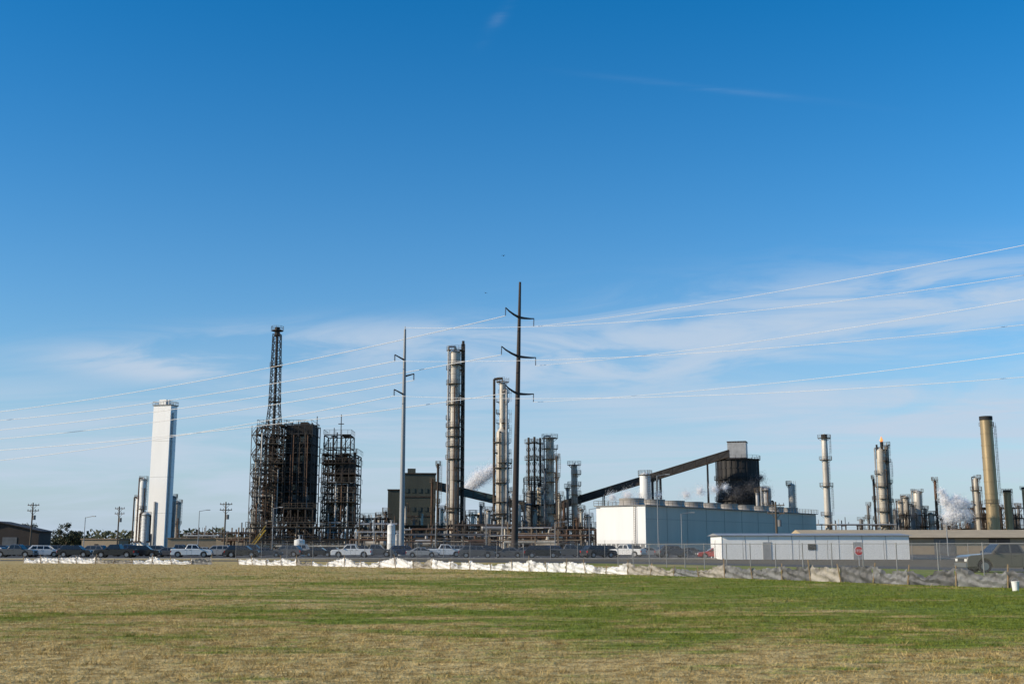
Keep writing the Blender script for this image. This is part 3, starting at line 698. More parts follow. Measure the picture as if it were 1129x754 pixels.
for li,(yy,s) in enumerate([(397,-1),(415,1),(435,-1)]):
    z=HZ(yy,YA); tip=Vector((s*1.55,s*1.6,z+.7)); mb=MB(); mb.cyl((0,0,z),tip,.17,.1,8); mesh_obj('crossarm',mb,[M['corten']],pA)
    mb=MB(); prof=[]
    for q in range(7): prof+=[(.06,-q*.16),(.16,-q*.16-.05),(.06,-q*.16-.1)]
    mb.lathe(tuple(tip),prof[::-1],8); mesh_obj('insulator',mb,[M['insul']],pA); attA[li]=tip+Vector((0,0,-1.15))
mb=MB(); z=HA; mb.cyl((0,0,HA*.99),(0,0,HA+.5),.08,n=6); mesh_obj('tip_bracket',mb,[M['polegrey']],pA)
bpos=Vector(pB.location); apos=Vector(pA.location)
def wB(l,s): return bpos+(rotB@attB[(l,s)])
def wA(l): return apos+attA[l]
Atop=apos+Vector((0,0,HA+.3))
def wire(label,A,B,sag,r=.031,name='power_line'):
    mb=MB(); n=28; pts=[]
    for i in range(n+1):
        t=i/n; p=A.lerp(B,t); p=p-Vector((0,0,4*sag*t*(1-t))); pts.append(p)
    utube(mb,pts,r,5)
    me=bpy.data.meshes.new(name); me.from_pydata([tuple(Vector(v)-A) for v in mb.v],[],mb.f); me.materials.append(M['wire'])
    me.polygons.foreach_set('use_smooth',[True]*len(me.polygons))
    o=bpy.data.objects.new(name,me);COL.objects.link(o);o.location=A;o['label']=label;o['category']='power line';o['group']='overhead power lines'
def pt(px,py,Y): return Vector((GX(px,Y,py),Y,HZ(py,Y)))
lab='thin sagging aluminium overhead power line'
wire(lab,wB(0,1),pt(1175,261,122),.9)
wire(lab,wB(1,1),pt(1175,322,122),.9)
wire(lab,wB(2,1),pt(1175,383,122),.8)
wire(lab,Atop,pt(1175,296,128),2.2)
wire(lab,wA(0),pt(1175,353,128),1.5)
wire(lab,wA(2),pt(1175,412,128),1.4)
wire(lab,wB(0,-1),pt(-45,459,262),1.8,.056)
wire(lab,wB(1,-1),pt(-45,478,262),1.4,.056)
wire(lab,wB(2,-1),pt(-45,499,262),1.2,.056)
wire(lab,wA(0),pt(-45,467,268),1.4,.056)
wire(lab,wA(1),pt(-45,487,268),1.4,.056)
wire(lab,wA(2),pt(-45,512,268),1.2,.056)

def utility_pole(px,Y,ytop,label,arm=2.4,lamp=False,matn='wood',nm='utility_pole'):
    H=HZ(ytop,Y); e=thing(nm,label,'street lamp' if lamp else 'utility pole',(GX(px,Y),Y,0),rnd.uniform(-.3,.3),None)
    mb=MB(); mb.cyl((0,0,0),(0,0,H),.19 if not lamp else .1,.12 if not lamp else .07,8); mesh_obj('pole',mb,[M[matn]],e)
    if lamp:
        mb=MB(); mb.cyl((0,0,H-.1),(1.6,0,H+.2),.06,n=6); mesh_obj('arm',mb,[M[matn]],e)
        mb=MB(); mb.box((1.9,0,H+.18),(.8,.35,.16)); mesh_obj('lamp_head',mb,[M['galv']],e,smooth=False)
        return e
    for dz in(.5,1.6):
        mb=MB(); mb.box((0,.2,H-dz),(arm,.12,.15)); mb.beam((0,.2,H-dz-.8),(arm*.3,.2,H-dz),.06); mb.beam((0,.2,H-dz-.8),(-arm*.3,.2,H-dz),.06); mesh_obj('crossarm',mb,[M[matn]],e,smooth=False)
        for x in(-arm*.45,-arm*.2,arm*.2,arm*.45):
            mb=MB(); mb.cyl((x,.2,H-dz+.07),(x,.2,H-dz+.35),.07,.05,8); mesh_obj('insulator',mb,[M['insul']],e)
    mb=MB(); mb.cyl((.45,0,H-3.4),(.45,0,H-2.5),.28,n=10); mesh_obj('transformer',mb,[M['grey']],e)
    return e
for px_,Y,yt in((33,230,554),(129,250,558),(247,225,553),(857,160,553)):
    utility_pole(px_,Y,yt,'wooden utility pole with crossarms beside the plant')
for px_,Y,yt in((726,205,524),(300,260,560),(412,240,570),(536,235,566),(650,230,561),(1045,190,576),(92,240,570),(612,210,576),(480,225,576),(218,250,563),(752,200,566)):
    utility_pole(px_,Y,yt,'slim metal yard light pole beside the plant',lamp=True,matn='polegrey',nm='yard_light')

# ------------------------------------------------------------ vehicles
def arches(x0,x1,zb,wx,ra,wz):
    pts=[(x0,zb)]
    for c in wx:
        dz=wz-zb; a0=math.asin(max(-1,min(1,-dz/ra)))
        n=7
        for i in range(n+1):
            t=math.pi-a0-(math.pi-2*a0)*i/n
            pts.append((c+ra*math.cos(t),wz+ra*math.sin(t)))
    pts.append((x1,zb)); return pts
def vehicle(kind,label,color):
    P=dict(pickup=dict(L=5.7,W=1.95,wr=.40,wx=(-1.85,1.75)),suv=dict(L=4.9,W=1.92,wr=.38,wx=(-1.45,1.45)),sedan=dict(L=4.7,W=1.80,wr=.33,wx=(-1.4,1.4)))[kind]
    L_,W,wr,wx=P['L'],P['W'],P['wr'],P['wx']; zb=wr*.85
    e=thing('parked_car' if kind!='pickup' else 'pickup_truck',label,{'pickup':'pickup truck','suv':'car','sedan':'car'}[kind],(0,0,0),0,'cars parked in front of the plant')
    low=arches(-L_/2,L_/2,zb,wx,wr*1.18,wr)
    if kind=='pickup':
        top=[(L_/2+.04,zb+.35),(L_/2-.02,.98),(L_/2-.25,1.08),(1.25,1.18),(-.95,1.20),(-L_/2,1.20),(-L_/2-.03,.6)]
        cab=[(1.3,1.17),(.65,1.82),(-.55,1.86),(-.92,1.19)]; sw=[[(1.05,1.24),(.60,1.74),(.10,1.76),(.10,1.24)],[(0,1.24),(0,1.76),(-.50,1.76),(-.72,1.24)]]
    elif kind=='suv':
        top=[(L_/2+.03,zb+.3),(L_/2-.03,.85),(L_/2-.2,1.0),(1.2,1.10),(-2.2,1.12),(-L_/2,1.05),(-L_/2-.02,.6)]
        cab=[(1.25,1.09),(.5,1.68),(-1.7,1.72),(-2.3,1.11)]; sw=[[(1.0,1.15),(.46,1.60),(-.05,1.62),(-.05,1.15)],[(-.15,1.15),(-.15,1.62),(-.95,1.62),(-.95,1.15)],[(-1.05,1.15),(-1.05,1.62),(-1.6,1.60),(-1.95,1.15)]]
    else:
        top=[(L_/2+.02,zb+.25),(L_/2-.05,.68),(L_/2-.3,.80),(1.0,.93),(-1.5,.97),(-L_/2+.05,.93),(-L_/2-.02,.55)]
        cab=[(1.1,.92),(.35,1.38),(-.8,1.42),(-1.75,.96)]; sw=[[(.85,.97),(.30,1.32),(-.15,1.34),(-.15,.97)],[(-.25,.97),(-.25,1.34),(-.75,1.34),(-1.3,.98)]]
    mb=MB(); mb.prism(low+top,-W/2,W/2)
    k=len(mb.v); zmin=min(z for _,z in cab); zmax=max(z for _,z in cab); n=len(cab)
    def hw(z): return W/2-.06-.17*(z-zmin)/(zmax-zmin)
    for s in(-1,1):
        for x,z in cab: mb.v.append((x,s*hw(z),z))
    mb.f.append(tuple(k+i for i in range(n)));mb.m.append(0); mb.f.append(tuple(k+n+n-1-i for i in range(n)));mb.m.append(0)
    for i in range(n): j=(i+1)%n; mb.f.append((k+j,k+i,k+n+i,k+n+j)); mb.m.append(0)
    o=mesh_obj('body',mb,[M['paint']],e,smooth=True,angle=30); o.color=color
    bv=o.modifiers.new('bevel','BEVEL'); bv.width=.045; bv.segments=2; bv.limit_method='ANGLE'; bv.angle_limit=.6
    for s in(-1,1):
        for q in sw:
            mb=MB(); pts=[(x,s*(hw(z)+.008),z) for x,z in q]; mb.face(pts if s<0 else pts[::-1]); mesh_obj('side_window',mb,[M['glass']],e,smooth=False)
    def slab(i0,i1,nm,sh):
        (xa,za),(xb,zb_)=cab[i0],cab[i1]; d=Vector((xb-xa,0,zb_-za)); nn=Vector((d.z,0,-d.x)).normalized()*sh
        a=Vector((xa,0,za))+d*.12+nn; b2=Vector((xb,0,zb_))-d*.1+nn
        mb=MB(); mb.face([(a.x,-hw(a.z)+.08,a.z),(a.x,hw(a.z)-.08,a.z),(b2.x,hw(b2.z)-.08,b2.z),(b2.x,-hw(b2.z)+.08,b2.z)]); mesh_obj(nm,mb,[M['glass']],e,smooth=False)
    slab(0,1,'windshield',.012); slab(2,3,'rear_window',.012)
    if kind=='pickup':
        mb=MB(); mb.box((-1.9,0,1.205),(1.75,W-.25,.02)); mesh_obj('cargo_bed',mb,[M['plastic']],e,smooth=False)
    for x in(L_/2+.01,-L_/2-.01):
        mb=MB(); mb.box((x,0,zb+.14),(.18,W-.05,.24)); mesh_obj('bumper',mb,[M['plastic' if kind!='pickup' else 'rim']],e,smooth=False)
    zl=.78 if kind!='sedan' else .62
    for s in(-1,1):
        mb=MB(); mb.box((L_/2-.03,s*(W/2-.22),zl),(.14,.36,.16)); mesh_obj('headlight',mb,[M['lamp']],e,smooth=False)
        mb=MB(); mb.box((-L_/2+.03,s*(W/2-.1),zl+.05),(.14,.2,.28)); mesh_obj('tail_light',mb,[M['tail']],e,smooth=False)
        mb=MB(); mb.box((cab[0][0]-.2,s*(W/2+.08),zmin+.1),(.1,.2,.16)); mesh_obj('mirror',mb,[M['plastic']],e,smooth=False)
        for xd in ([.05,-.62] if kind=='pickup' else [-.1,-1.0]):
            mb=MB(); mb.box((xd-.2,s*(W/2+.012),zmin-.12),(.18,.03,.035)); mesh_obj('door_handle',mb,[M['plastic']],e,smooth=False)
            mb=MB(); mb.box((xd,s*(W/2-.004),(zmin+zb)/2+.05),(.018,.012,zmin-zb-.1)); mesh_obj('door_seam',mb,[M['plastic']],e,smooth=False)
    mb=MB(); mb.box((L_/2+.015,0,zl),(.06,W*.5,.2)); mesh_obj('grille',mb,[M['plastic']],e,smooth=False)
    for x in wx:
        for s in(-1,1):
            mb=MB(); mb.cyl((0,-.12,0),(0,.12,0),wr,n=18); o=mesh_obj('wheel',mb,[M['rubber']],e,(x,s*(W/2-.12),wr))
            mb=MB(); mb.cyl((0,-.128,0),(0,.128,0),wr*.62,n=14); o2=mesh_obj('rim',mb,[M['rim']],o)
    return e
cols=dict(white=(.70,.70,.69,1),black=(.012,.012,.014,1),silver=(.26,.27,.28,1),grey=(.08,.083,.088,1),blue=(.02,.04,.09,1),red=(.32,.02,.02,1),tan=(.10,.092,.075,1),darkgreen=(.02,.035,.03,1))
spec=[('pickup','grey',18,168,0),('sedan','silver',-2,182,2.9),('suv','white',50,172,.2),('suv','black',84,170,0),('pickup','black',128,163,3.14),('suv','black',158,167,0.1),('suv','grey',102,178,3.0),
('pickup','white',212,166,0.15),('sedan','grey',188,172,0),('suv','silver',240,172,3.1),('suv','black',268,166,0),('sedan','grey',294,170,0.2),('suv','grey',316,176,3),('sedan','black',352,176,0),
('pickup','white',388,165,3.14),('pickup','grey',414,172,0),('suv','blue',446,178,0.2),('sedan','silver',466,168,0),('pickup','white',490,172,.1),('suv','grey',526,156,0),('sedan','grey',560,162,3.1),('suv','black',598,158,0),
('pickup','grey',628,166,0),('suv','black',660,162,.5),('pickup','white',690,170,2.6),('sedan','silver',716,178,0),('sedan','red',788,150,3.14),('suv','darkgreen',644,178,0),('suv','silver',508,186,0),('pickup','silver',334,182,3.1),('pickup','blue',142,182,0),('suv','grey',66,186,.1),
('suv','grey',742,166,0.3),('sedan','black',120,190,.1),('suv','grey',174,184,0),('suv','black',34,186,0),('sedan','black',368,190,0),('suv','black',546,180,0),('sedan','grey',580,186,0),('suv','black',400,190,0),('pickup','black',278,190,0),('sedan','silver',226,190,0),('suv','blue',612,190,0),
('suv','black',4,190,0),('pickup','grey',198,192,0),('suv','grey',254,194,0),('sedan','black',478,190,0),('suv','black',672,188,0),('suv','black',700,192,.2),('sedan','grey',762,176,0),('pickup','tan',1108,74,3.14)]
proto={}
for kd,cn,px_,Y,rz in spec:
    lab={'pickup':'pickup truck','suv':'sport utility vehicle','sedan':'sedan car'}[kd]
    label='%s %s parked in front of the plant'%(cn.replace('darkgreen','dark green'),lab) if Y>80 else 'tan pickup truck parked behind the chain link fence'
    if kd not in proto:
        e=vehicle(kd,label,cols[cn]); proto[kd]=e; e.location=(GX(px_,Y),Y,0); e.rotation_euler=(0,0,rz)
    else: copy_thing(proto[kd],(GX(px_,Y),Y,0),rz,label,color=cols[cn])

# ------------------------------------------------------------ silt fence
SF=[(-60,124),(-48,113.5),(-27,104),(-24.5,103.5),(-10.5,91),(0,79),(8,67),(13.5,58),(17.4,51),(21.5,45.2),(30,34)]
SF=[Vector((a,b,0)) for a,b in SF]
def panelmat(x,i,R):
    if x<6.5: return R.choice(['fabwhite']*7+['fabbeige','fabgrey'])
    if x<8.6: return 'fabbeige' if i%3 else 'fabwhite'
    return ['fabgrey','fabbeige','fabgrey','fabgrey','fabdark','fabbeige','fabgrey','fabdark'][i%8] if x<15 else ['fabdark','fabgrey','fabdark','fabgrey','fabdark'][i%5]
def silt(pts,label):
    e=thing('silt_fence',label,'silt fence',tuple(pts[0]),0,'silt fence runs along the field')
    o0=pts[0]; samples=[]
    for a,b in zip(pts,pts[1:]):
        n=max(1,round((b-a).length/2.2))
        for q in range(n): samples.append(a.lerp(b,q/n))
    samples.append(pts[-1])
    R=random.Random(3)
    hs=[R.uniform(.34,.80) if p.x<14 else R.uniform(.58,.80) for p in samples]
    for k,(a,b) in enumerate(zip(samples,samples[1:])):
        d=b-a; nrm=Vector((d.y,-d.x,0)).normalized(); nx,nz=24,8; mb=MB(); ph=R.uniform(0,6); sag=R.uniform(.05,.36); bul=R.uniform(-.05,.08); asy=R.uniform(.6,1.7)
        for u in range(nx+1):
            for v in range(nz+1):
                t=u/nx;s=v/nz; hh=max(.12,(hs[k]*(1-t)+hs[k+1]*t)-sag*math.sin(math.pi*t**asy)*(.7+.3*math.sin(ph+11*t))+.03*math.sin(t*37+ph))
                off=bul*math.sin(math.pi*s)*math.sin(math.pi*t)+(.05*math.sin(t*31+ph+s*4)+.03*math.sin(t*57+ph*2-s*9))*(.3+.7*s)+.04*math.sin(s*11+t*9+ph)
                p=a-o0+d*t+nrm*off
                mb.v.append((p.x,p.y,hh*s))
        for u in range(nx):
            for v in range(nz):
                q=u*(nz+1)+v; mb.f.append((q,q+nz+1,q+nz+2,q+1)); mb.m.append(0)
        mesh_obj('fabric_panel',mb,[M[panelmat(a.x,k,R)]],e,angle=40)
    for k,a in enumerate(samples):
        mb=MB(); p=a-o0; h=hs[k]+R.uniform(.08,.28); lx=R.uniform(-.14,.14)
        mb.beam((p.x,p.y-.08,0),(p.x+lx,p.y-.08,h),.045); mesh_obj('stake',mb,[M['stake']],e,smooth=False)
silt(SF[1:3],'white plastic silt fence with wooden stakes on grass')
silt(SF[3:],'white and grey silt fence sagging between wooden stakes')

# ------------------------------------------------------------ chain link fences
def chain(pts,label,h=2.0,step=3.0,barb=True):
    e=thing('chain_link_fence',label,'fence',tuple(pts[0]),0); o0=pts[0]; sam=[]
    for a,b in zip(pts,pts[1:]):
        n=max(1,round((b-a).length/step))
        for q in range(n): sam.append(a.lerp(b,q/n)-o0)
    sam.append(pts[-1]-o0)
    mb=MB()
    for a,b in zip(sam,sam[1:]):
        mb.cyl(a+Vector((0,0,h)),b+Vector((0,0,h)),.02,n=5)
        if barb:
            for q in range(3): z=Vector((0,-.12*(q+1)*.6,h+.12*(q+1))); mb.cyl(a+z,b+z,.008,n=3)
    mesh_obj('top_rail',mb,[M['fencepost']],e)
    for p in sam[:98]:
        mb=MB(); mb.cyl(p,p+Vector((0,0,h+.05)),.035,n=7); 
        if barb: mb.cyl(p+Vector((0,0,h)),p+Vector((0,-.25,h+.4)),.02,n=5)
        mesh_obj('post',mb,[M['fencepost']],e)
    me=bpy.data.meshes.new('mesh_fabric'); v=[];f=[];uv=[];d=0
    for a,b in zip(sam,sam[1:]):
        k=len(v); v+=[(a.x,a.y,.05),(b.x,b.y,.05),(b.x,b.y,h),(a.x,a.y,h)]; f.append((k,k+1,k+2,k+3)); L_=(b-a).length
        uv+=[(d,0),(d+L_,0),(d+L_,h),(d,h)]; d+=L_
    me.from_pydata(v,[],f); ul=me.uv_layers.new(name='UVMap')
    for i,q in enumerate(uv): ul.data[i].uv=q
    me.materials.append(M['chain']); o=bpy.data.objects.new('mesh_fabric',me); COL.objects.link(o); o.parent=e
chain([Vector((9,98,0)),Vector((14,84,0)),Vector((22,66,0)),Vector((27,54,0)),Vector((34,46,0))],'galvanised chain link fence behind the silt fence',1.8,3.0,False)
chain([Vector((-34,142,0)),Vector((40,134,0)),Vector((62,132,0))],'galvanised chain link fence with barbed wire before the plant',1.9,3.2)
e=thing('stop_sign','red octagonal stop sign on a metal post','stop sign',(GX(946.5,96),96,0))
mb=MB(); mb.cyl((0,0,0),(0,0,1.6),.035,n=8); mesh_obj('post',mb,[M['galv']],e)
def octo(r,y,t,mn,nm):
    mb=MB(); pts=[(r*math.cos(math.pi/8+i*math.pi/4),1.25+r*math.sin(math.pi/8+i*math.pi/4)) for i in range(8)]; mb.prism(pts,y-t,y); return mesh_obj(nm,mb,[M[mn]],e,smooth=False)
octo(.40,-.05,.01,'signwhite','sign_border'); octo(.365,-.063,.006,'red','sign_face')
cu=bpy.data.curves.new('sign_text','FONT'); cu.body='STOP'; cu.size=.30; cu.align_x='CENTER'; cu.align_y='CENTER'; cu.extrude=.003
o=bpy.data.objects.new('sign_text',cu);COL.objects.link(o); o.parent=e;o.location=(0,-.075,1.25);o.rotation_euler=(math.pi/2,0,0); o.data.materials.append(M['signwhite'])
bpy.context.view_layer.update()
dg=bpy.context.evaluated_depsgraph_get(); me=bpy.data.meshes.new_from_object(o.evaluated_get(dg)); o2=bpy.data.objects.new('lettering',me);COL.objects.link(o2);o2.parent=e;o2.location=o.location;o2.rotation_euler=o.rotation_euler
bpy.data.objects.remove(o)
e=thing('bucket','small white plastic bucket on the grass','bucket',(GX(1110,44.5),44.0,0))
mb=MB(); mb.lathe((0,0,0),[(.11,0),(.14,.33),(.15,.33),(.15,.36),(.13,.36),(.10,.03)],14,0,False); mesh_obj('pail',mb,[M['whiteplain']],e)
mb=MB(); utube(mb,[Vector((.15*math.cos(t),0,.34+.12*math.sin(t))) for t in [math.pi*i/8 for i in range(9)]],.008); mesh_obj('handle',mb,[M['galv']],e)

# ------------------------------------------------------------ trees
def tree(label,loc,h,seed):
    R=random.Random(seed); e=thing('tree',label,'tree',loc,0,'trees beyond the parking lot')
    mb=MB(); mb.cyl((0,0,0),(0,0,h*.35),h*.03,h*.022,8); tips=[]
    for i in range(10):
        t=R.uniform(0,6.28); z=h*R.uniform(.12,.4); l=h*R.uniform(.2,.42); b=Vector((math.cos(t)*l*.8,math.sin(t)*l*.8,z+l*R.uniform(.3,1.2))); mb.cyl((0,0,z),b,h*.014,h*.004,6); tips.append(b)
    tips.append(Vector((0,0,h*.82))); mesh_obj('trunk',mb,[M['bark']],e)
    mb=MB()
    for tp in tips:
        for j in range(5):
            c=tp+Vector((R.gauss(0,h*.09),R.gauss(0,h*.09),R.gauss(0,h*.06))); rr=h*R.uniform(.07,.13)
            for q in range(60):
                d=Vector((R.gauss(0,1),R.gauss(0,1),R.gauss(0,.8))); p=c+d.normalized()*rr*R.uniform(.3,1.1); s=h*.022
                a=Vector((R.uniform(-1,1),R.uniform(-1,1),R.uniform(-1,1))).normalized()*s; b=a.cross(Vector((R.uniform(-1,1),R.uniform(-1,1),R.uniform(-1,1)))).normalized()*s
                mb.face([p-a,p+b,p+a,p-b])
    mesh_obj('crown',mb,[M['leaf']],e,smooth=False); return e
t1=tree('leafy dark green tree behind the parked cars',(GX(73,380),380,0),HZ(575,380),1)
t2=tree('spreading green tree behind the parked cars',(GX(28,345),345,0),HZ(576,345),2)
for i,(px_,Y,s) in enumerate([(82,400,.9),(64,395,.8),(110,420,.6),(140,430,.55),(214,450,.6),(100,410,.55)]):
    copy_thing(t1 if i%2 else t2,(GX(px_,Y),Y,0),i*1.3,None,(s,s,s*.9))
R=random.Random(5); mb=MB()
for i in range(12000):
    x=R.uniform(-560,560); hh=7+3*math.sin(x*.021)+2.4*math.sin(x*.09+1)+1.6*math.sin(x*.31); y=760+R.uniform(0,25); z=hh*R.random()**.6
    s=1.4; p=Vector((x,y,z)); a=Vector((R.uniform(-1,1),R.uniform(-.3,.3),R.uniform(-1,1)))*s; b=Vector((R.uniform(-1,1),R.uniform(-.3,.3),R.uniform(-1,1)))*s
    mb.face([p-a,p+b,p+a,p-b])
o=mesh_obj('distant_woodland',mb,[M['leaf']],None,smooth=False); o['kind']='stuff'; o['label']='distant dark green woodland along the horizon';o['category']='woodland'

def bird(px,py,Y,rz):
    mb=MB(); 
    for (xa,ra),(xb,rb) in zip([(-.3,.02),(-.18,.07),(0,.09),(.15,.07),(.22,.045),(.28,.05),(.34,.02),(.40,.005)],[(-.18,.07),(0,.09),(.15,.07),(.22,.045),(.28,.05),(.34,.02),(.40,.005),(.41,.003)]): mb.cyl((xa,0,0),(xb,0,0),ra,rb,8,caps=False)
    for s in(-1,1):
        mb.face([(.12,s*.05,.02),(-.1,s*.05,.02),(-.06,s*.25,.14),(.14,s*.25,.14)]); mb.face([(.14,s*.25,.14),(-.06,s*.25,.14),(-.12,s*.5,.04),(.0,s*.5,.04)])
    mb.face([(-.28,-.02,0),(-.28,.02,0),(-.44,.06,0),(-.44,-.06,0)])
    o=mesh_obj('bird',mb,[M['black']],None,tuple(pt(px,py,Y)),(0,0,rz)); o['label']='small dark bird gliding with spread wings'; o['category']='bird'
bird(555,282,240,1.2); bird(535.5,323,300,2.0)

# ------------------------------------------------------------ ground
def ground_nodes(nt,b,blade):
    N=nt.nodes;L=nt.links
    def MM(op,a,bb=None,c=None,clamp=False):
        n=N.new('ShaderNodeMath');n.operation=op;n.use_clamp=clamp
        for i,x in enumerate((a,bb,c)):
            if x is None: continue
            if isinstance(x,(int,float)): n.inputs[i].default_value=x
            else: L.new(x,n.inputs[i])
        return n.outputs[0]
    g=N.new('ShaderNodeNewGeometry')
    def noise(sc,det=4,st=(1,1,1)):
        mp=N.new('ShaderNodeMapping'); mp.inputs['Scale'].default_value=st; L.new(g.outputs['Position'],mp.inputs['Vector'])
        n=N.new('ShaderNodeTexNoise'); n.inputs['Scale'].default_value=sc;n.inputs['Detail'].default_value=det;n.inputs['Roughness'].default_value=.6; L.new(mp.outputs[0],n.inputs['Vector']); return n.outputs['Fac']
    def mrange(val,a,b_,c,d,smooth=True):
        n=N.new('ShaderNodeMapRange'); n.inputs['From Min'].default_value=a;n.inputs['From Max'].default_value=b_;n.inputs['To Min'].default_value=c;n.inputs['To Max'].default_value=d
        if smooth:n.interpolation_type='SMOOTHSTEP'
        L.new(val,n.inputs['Value']); return n.outputs[0]
    sp=N.new('ShaderNodeSeparateXYZ');L.new(g.outputs['Position'],sp.inputs[0])
    n1=noise(.13,3,(.7,1,1)); n2=noise(.7,6,(.45,1,1)); n3=noise(3.2,6); n4=noise(16,3); n5=noise(2.0,5,(.35,1,1))
    s=MM('ADD',MM('ADD',MM('MULTIPLY',n1,.30),MM('MULTIPLY',n2,.36)),MM('ADD',MM('MULTIPLY',n3,.12),MM('MULTIPLY',n5,.22)))
    s=MM('ADD',MM('ADD',s,mrange(sp.outputs[1],15,26,-.05,.02)),mrange(sp.outputs[1],50,90,0,-.04)); s=MM('ADD',s,MM('MULTIPLY',sp.outputs[0],.0030))
    f=mrange(s,.45,.55,0.02,.98)
    def mix(fac,a,bb):
        n=N.new('ShaderNodeMix');n.data_type='RGBA'
        if isinstance(fac,(int,float)): n.inputs[0].default_value=fac
        else: L.new(fac,n.inputs[0])
        for i,x in((6,a),(7,bb)):
            if isinstance(x,tuple): n.inputs[i].default_value=x
            else: L.new(x,n.inputs[i])
        return n.outputs[2]
    tan=mix(mrange(n3,.35,.65,0,1),(.38,.26,.095,1),(.74,.56,.25,1)); grn=mix(mrange(n3,.35,.65,0,1),(.12,.165,.018,1),(.28,.33,.055,1))
    c=mix(f,tan,grn)
    c=mix(mrange(n5,.30,.42,.55,0),c,(.15,.115,.035,1))
    sh=mrange(n4,.3,.7,.58,1.22,False)
    vm=N.new('ShaderNodeVectorMath');vm.operation='SCALE';L.new(c,vm.inputs[0]);L.new(sh,vm.inputs['Scale'])
    c=vm.outputs[0]
    if not blade:
        far=mrange(MM('ADD',MM('ADD',sp.outputs[1],MM('MULTIPLY',sp.outputs[0],.95)),MM('MULTIPLY',n2,14)),118,132,0,1)
        c=mix(far,c,mix(n2,(.10,.085,.06,1),(.20,.17,.12,1)))
        bp=N.new('ShaderNodeBump'); bp.inputs['Strength'].default_value=1.0; bp.inputs['Distance'].default_value=.10
        L.new(MM('ADD',n3,MM('MULTIPLY',n4,.5)),bp.inputs['Height']); L.new(bp.outputs[0],b.inputs['Normal'])
    L.new(c,b.inputs['Base Color']); b.inputs['Roughness'].default_value=.9; b.inputs['Specular IOR Level'].default_value=.1
    if blade:
        tl=N.new('ShaderNodeBsdfTranslucent'); L.new(c,tl.inputs['Color'])
        mx=N.new('ShaderNodeMixShader'); mx.inputs[0].default_value=.35
        L.new(b.outputs[0],mx.inputs[1]);L.new(tl.outputs[0],mx.inputs[2]);L.new(mx.outputs[0],N['Material Output'].inputs['Surface'])
m,nt,b=newmat('ground_cover'); ground_nodes(nt,b,False)
me=bpy.data.meshes.new('ground'); S=9000
me.from_pydata([(-S,-S,0),(S,-S,0),(S,S,0),(-S,S,0)],[],[(0,1,2,3)]); me.materials.append(m)
o=bpy.data.objects.new('ground',me);COL.objects.link(o);o['kind']='structure'
m,nt,b=newmat('grass_blade'); ground_nodes(nt,b,True)
rs=np.random.RandomState(4)
def tri_object(name,V,material,loc=(0,0,0)):
    n=len(V)//3; me=bpy.data.meshes.new(name); me.vertices.add(3*n);me.vertices.foreach_set('co',V.ravel().astype(np.float32)); me.loops.add(3*n);me.loops.foreach_set('vertex_index',np.arange(3*n,dtype=np.int32))
    me.polygons.add(n);me.polygons.foreach_set('loop_start',np.arange(0,3*n,3,dtype=np.int32)); me.update(calc_edges=True); me.validate(); me.materials.append(material)
    o=bpy.data.objects.new(name,me);COL.objects.link(o);o.location=loc;return o
def blade_verts(x,y,h,w):
    n=len(x); a=rs.rand(n)*6.283; lx=(rs.rand(n)-.5)*h*2.4; ly=(rs.rand(n)-.5)*h*2.4
    V=np.zeros((n,3,3)); V[:,0,0]=x-np.cos(a)*w;V[:,0,1]=y-np.sin(a)*w; V[:,1,0]=x+np.cos(a)*w;V[:,1,1]=y+np.sin(a)*w; V[:,2,0]=x+lx;V[:,2,1]=y+ly;V[:,2,2]=h
    return V.reshape(-1,3)
def inside(x,y): return y<np.interp(x,[p.x for p in SF],[p.y for p in SF])-.3
def blades(n,y0,y1,hmin,hmax,wd):
    u=rs.rand(n); y=np.sqrt(y0*y0+u*(y1*y1-y0*y0)); x=(rs.rand(n)*2-1)*(y*.50+3)
    keep=(np.sin(x*2.1+np.sin(y*1.3)*2)*np.sin(y*1.7+np.sin(x*.9)*2)+rs.rand(n)*2.2)>.1
    keep&=inside(x,y); x=x[keep];y=y[keep];n=len(x)
    return blade_verts(x,y,hmin+(hmax-hmin)*rs.rand(n)**1.8,wd*(.6+.8*rs.rand(n)))
def tufts(n,y0,y1,h,spread,wd,per):
    u=rs.rand(n); cy=np.sqrt(y0*y0+u*(y1*y1-y0*y0)); cx=(rs.rand(n)*2-1)*(cy*.50+3)
    keep=inside(cx,cy)&((np.sin(cx*.5+cy*.21)+np.sin(cy*.63-cx*.17)+rs.rand(n)*3-1)>.2); cx=cx[keep];cy=cy[keep];n=len(cx)
    sz=.6+.9*rs.rand(n)
    x=np.repeat(cx,per)+rs.randn(n*per)*spread*np.repeat(sz,per); y=np.repeat(cy,per)+rs.randn(n*per)*spread*np.repeat(sz,per)
    return blade_verts(x,y,h*np.repeat(sz,per)*(.5+.6*rs.rand(n*per)),wd*(.6+.8*rs.rand(n*per)))
V=np.concatenate([blades(280000,12,30,.010,.036,.006),blades(140000,30,60,.015,.05,.012),blades(50000,60,105,.03,.07,.025),tufts(9000,12,40,.065,.07,.007,16),tufts(6000,40,90,.10,.14,.014,10)])
o=tri_object('grass',V,m);o['kind']='stuff'
def sheet(name,pts,z,mn):
    me=bpy.data.meshes.new(name);me.from_pydata([(a,b_,z) for a,b_ in pts],[],[tuple(range(len(pts)))]);me.materials.append(M[mn]);o=bpy.data.objects.new(name,me);COL.objects.link(o);o['kind']='structure'
sheet('parking_lot',[(-130,147),(75,147),(75,205),(-130,225)],.006,'asphalt')
sheet('road',[(-90,132),(-20,124),(10,112),(26,88),(40,66),(52,48),(58,52),(47,70),(33,93),(15,119),(-18,132),(-90,140)],.008,'asphalt')
mb=MB()
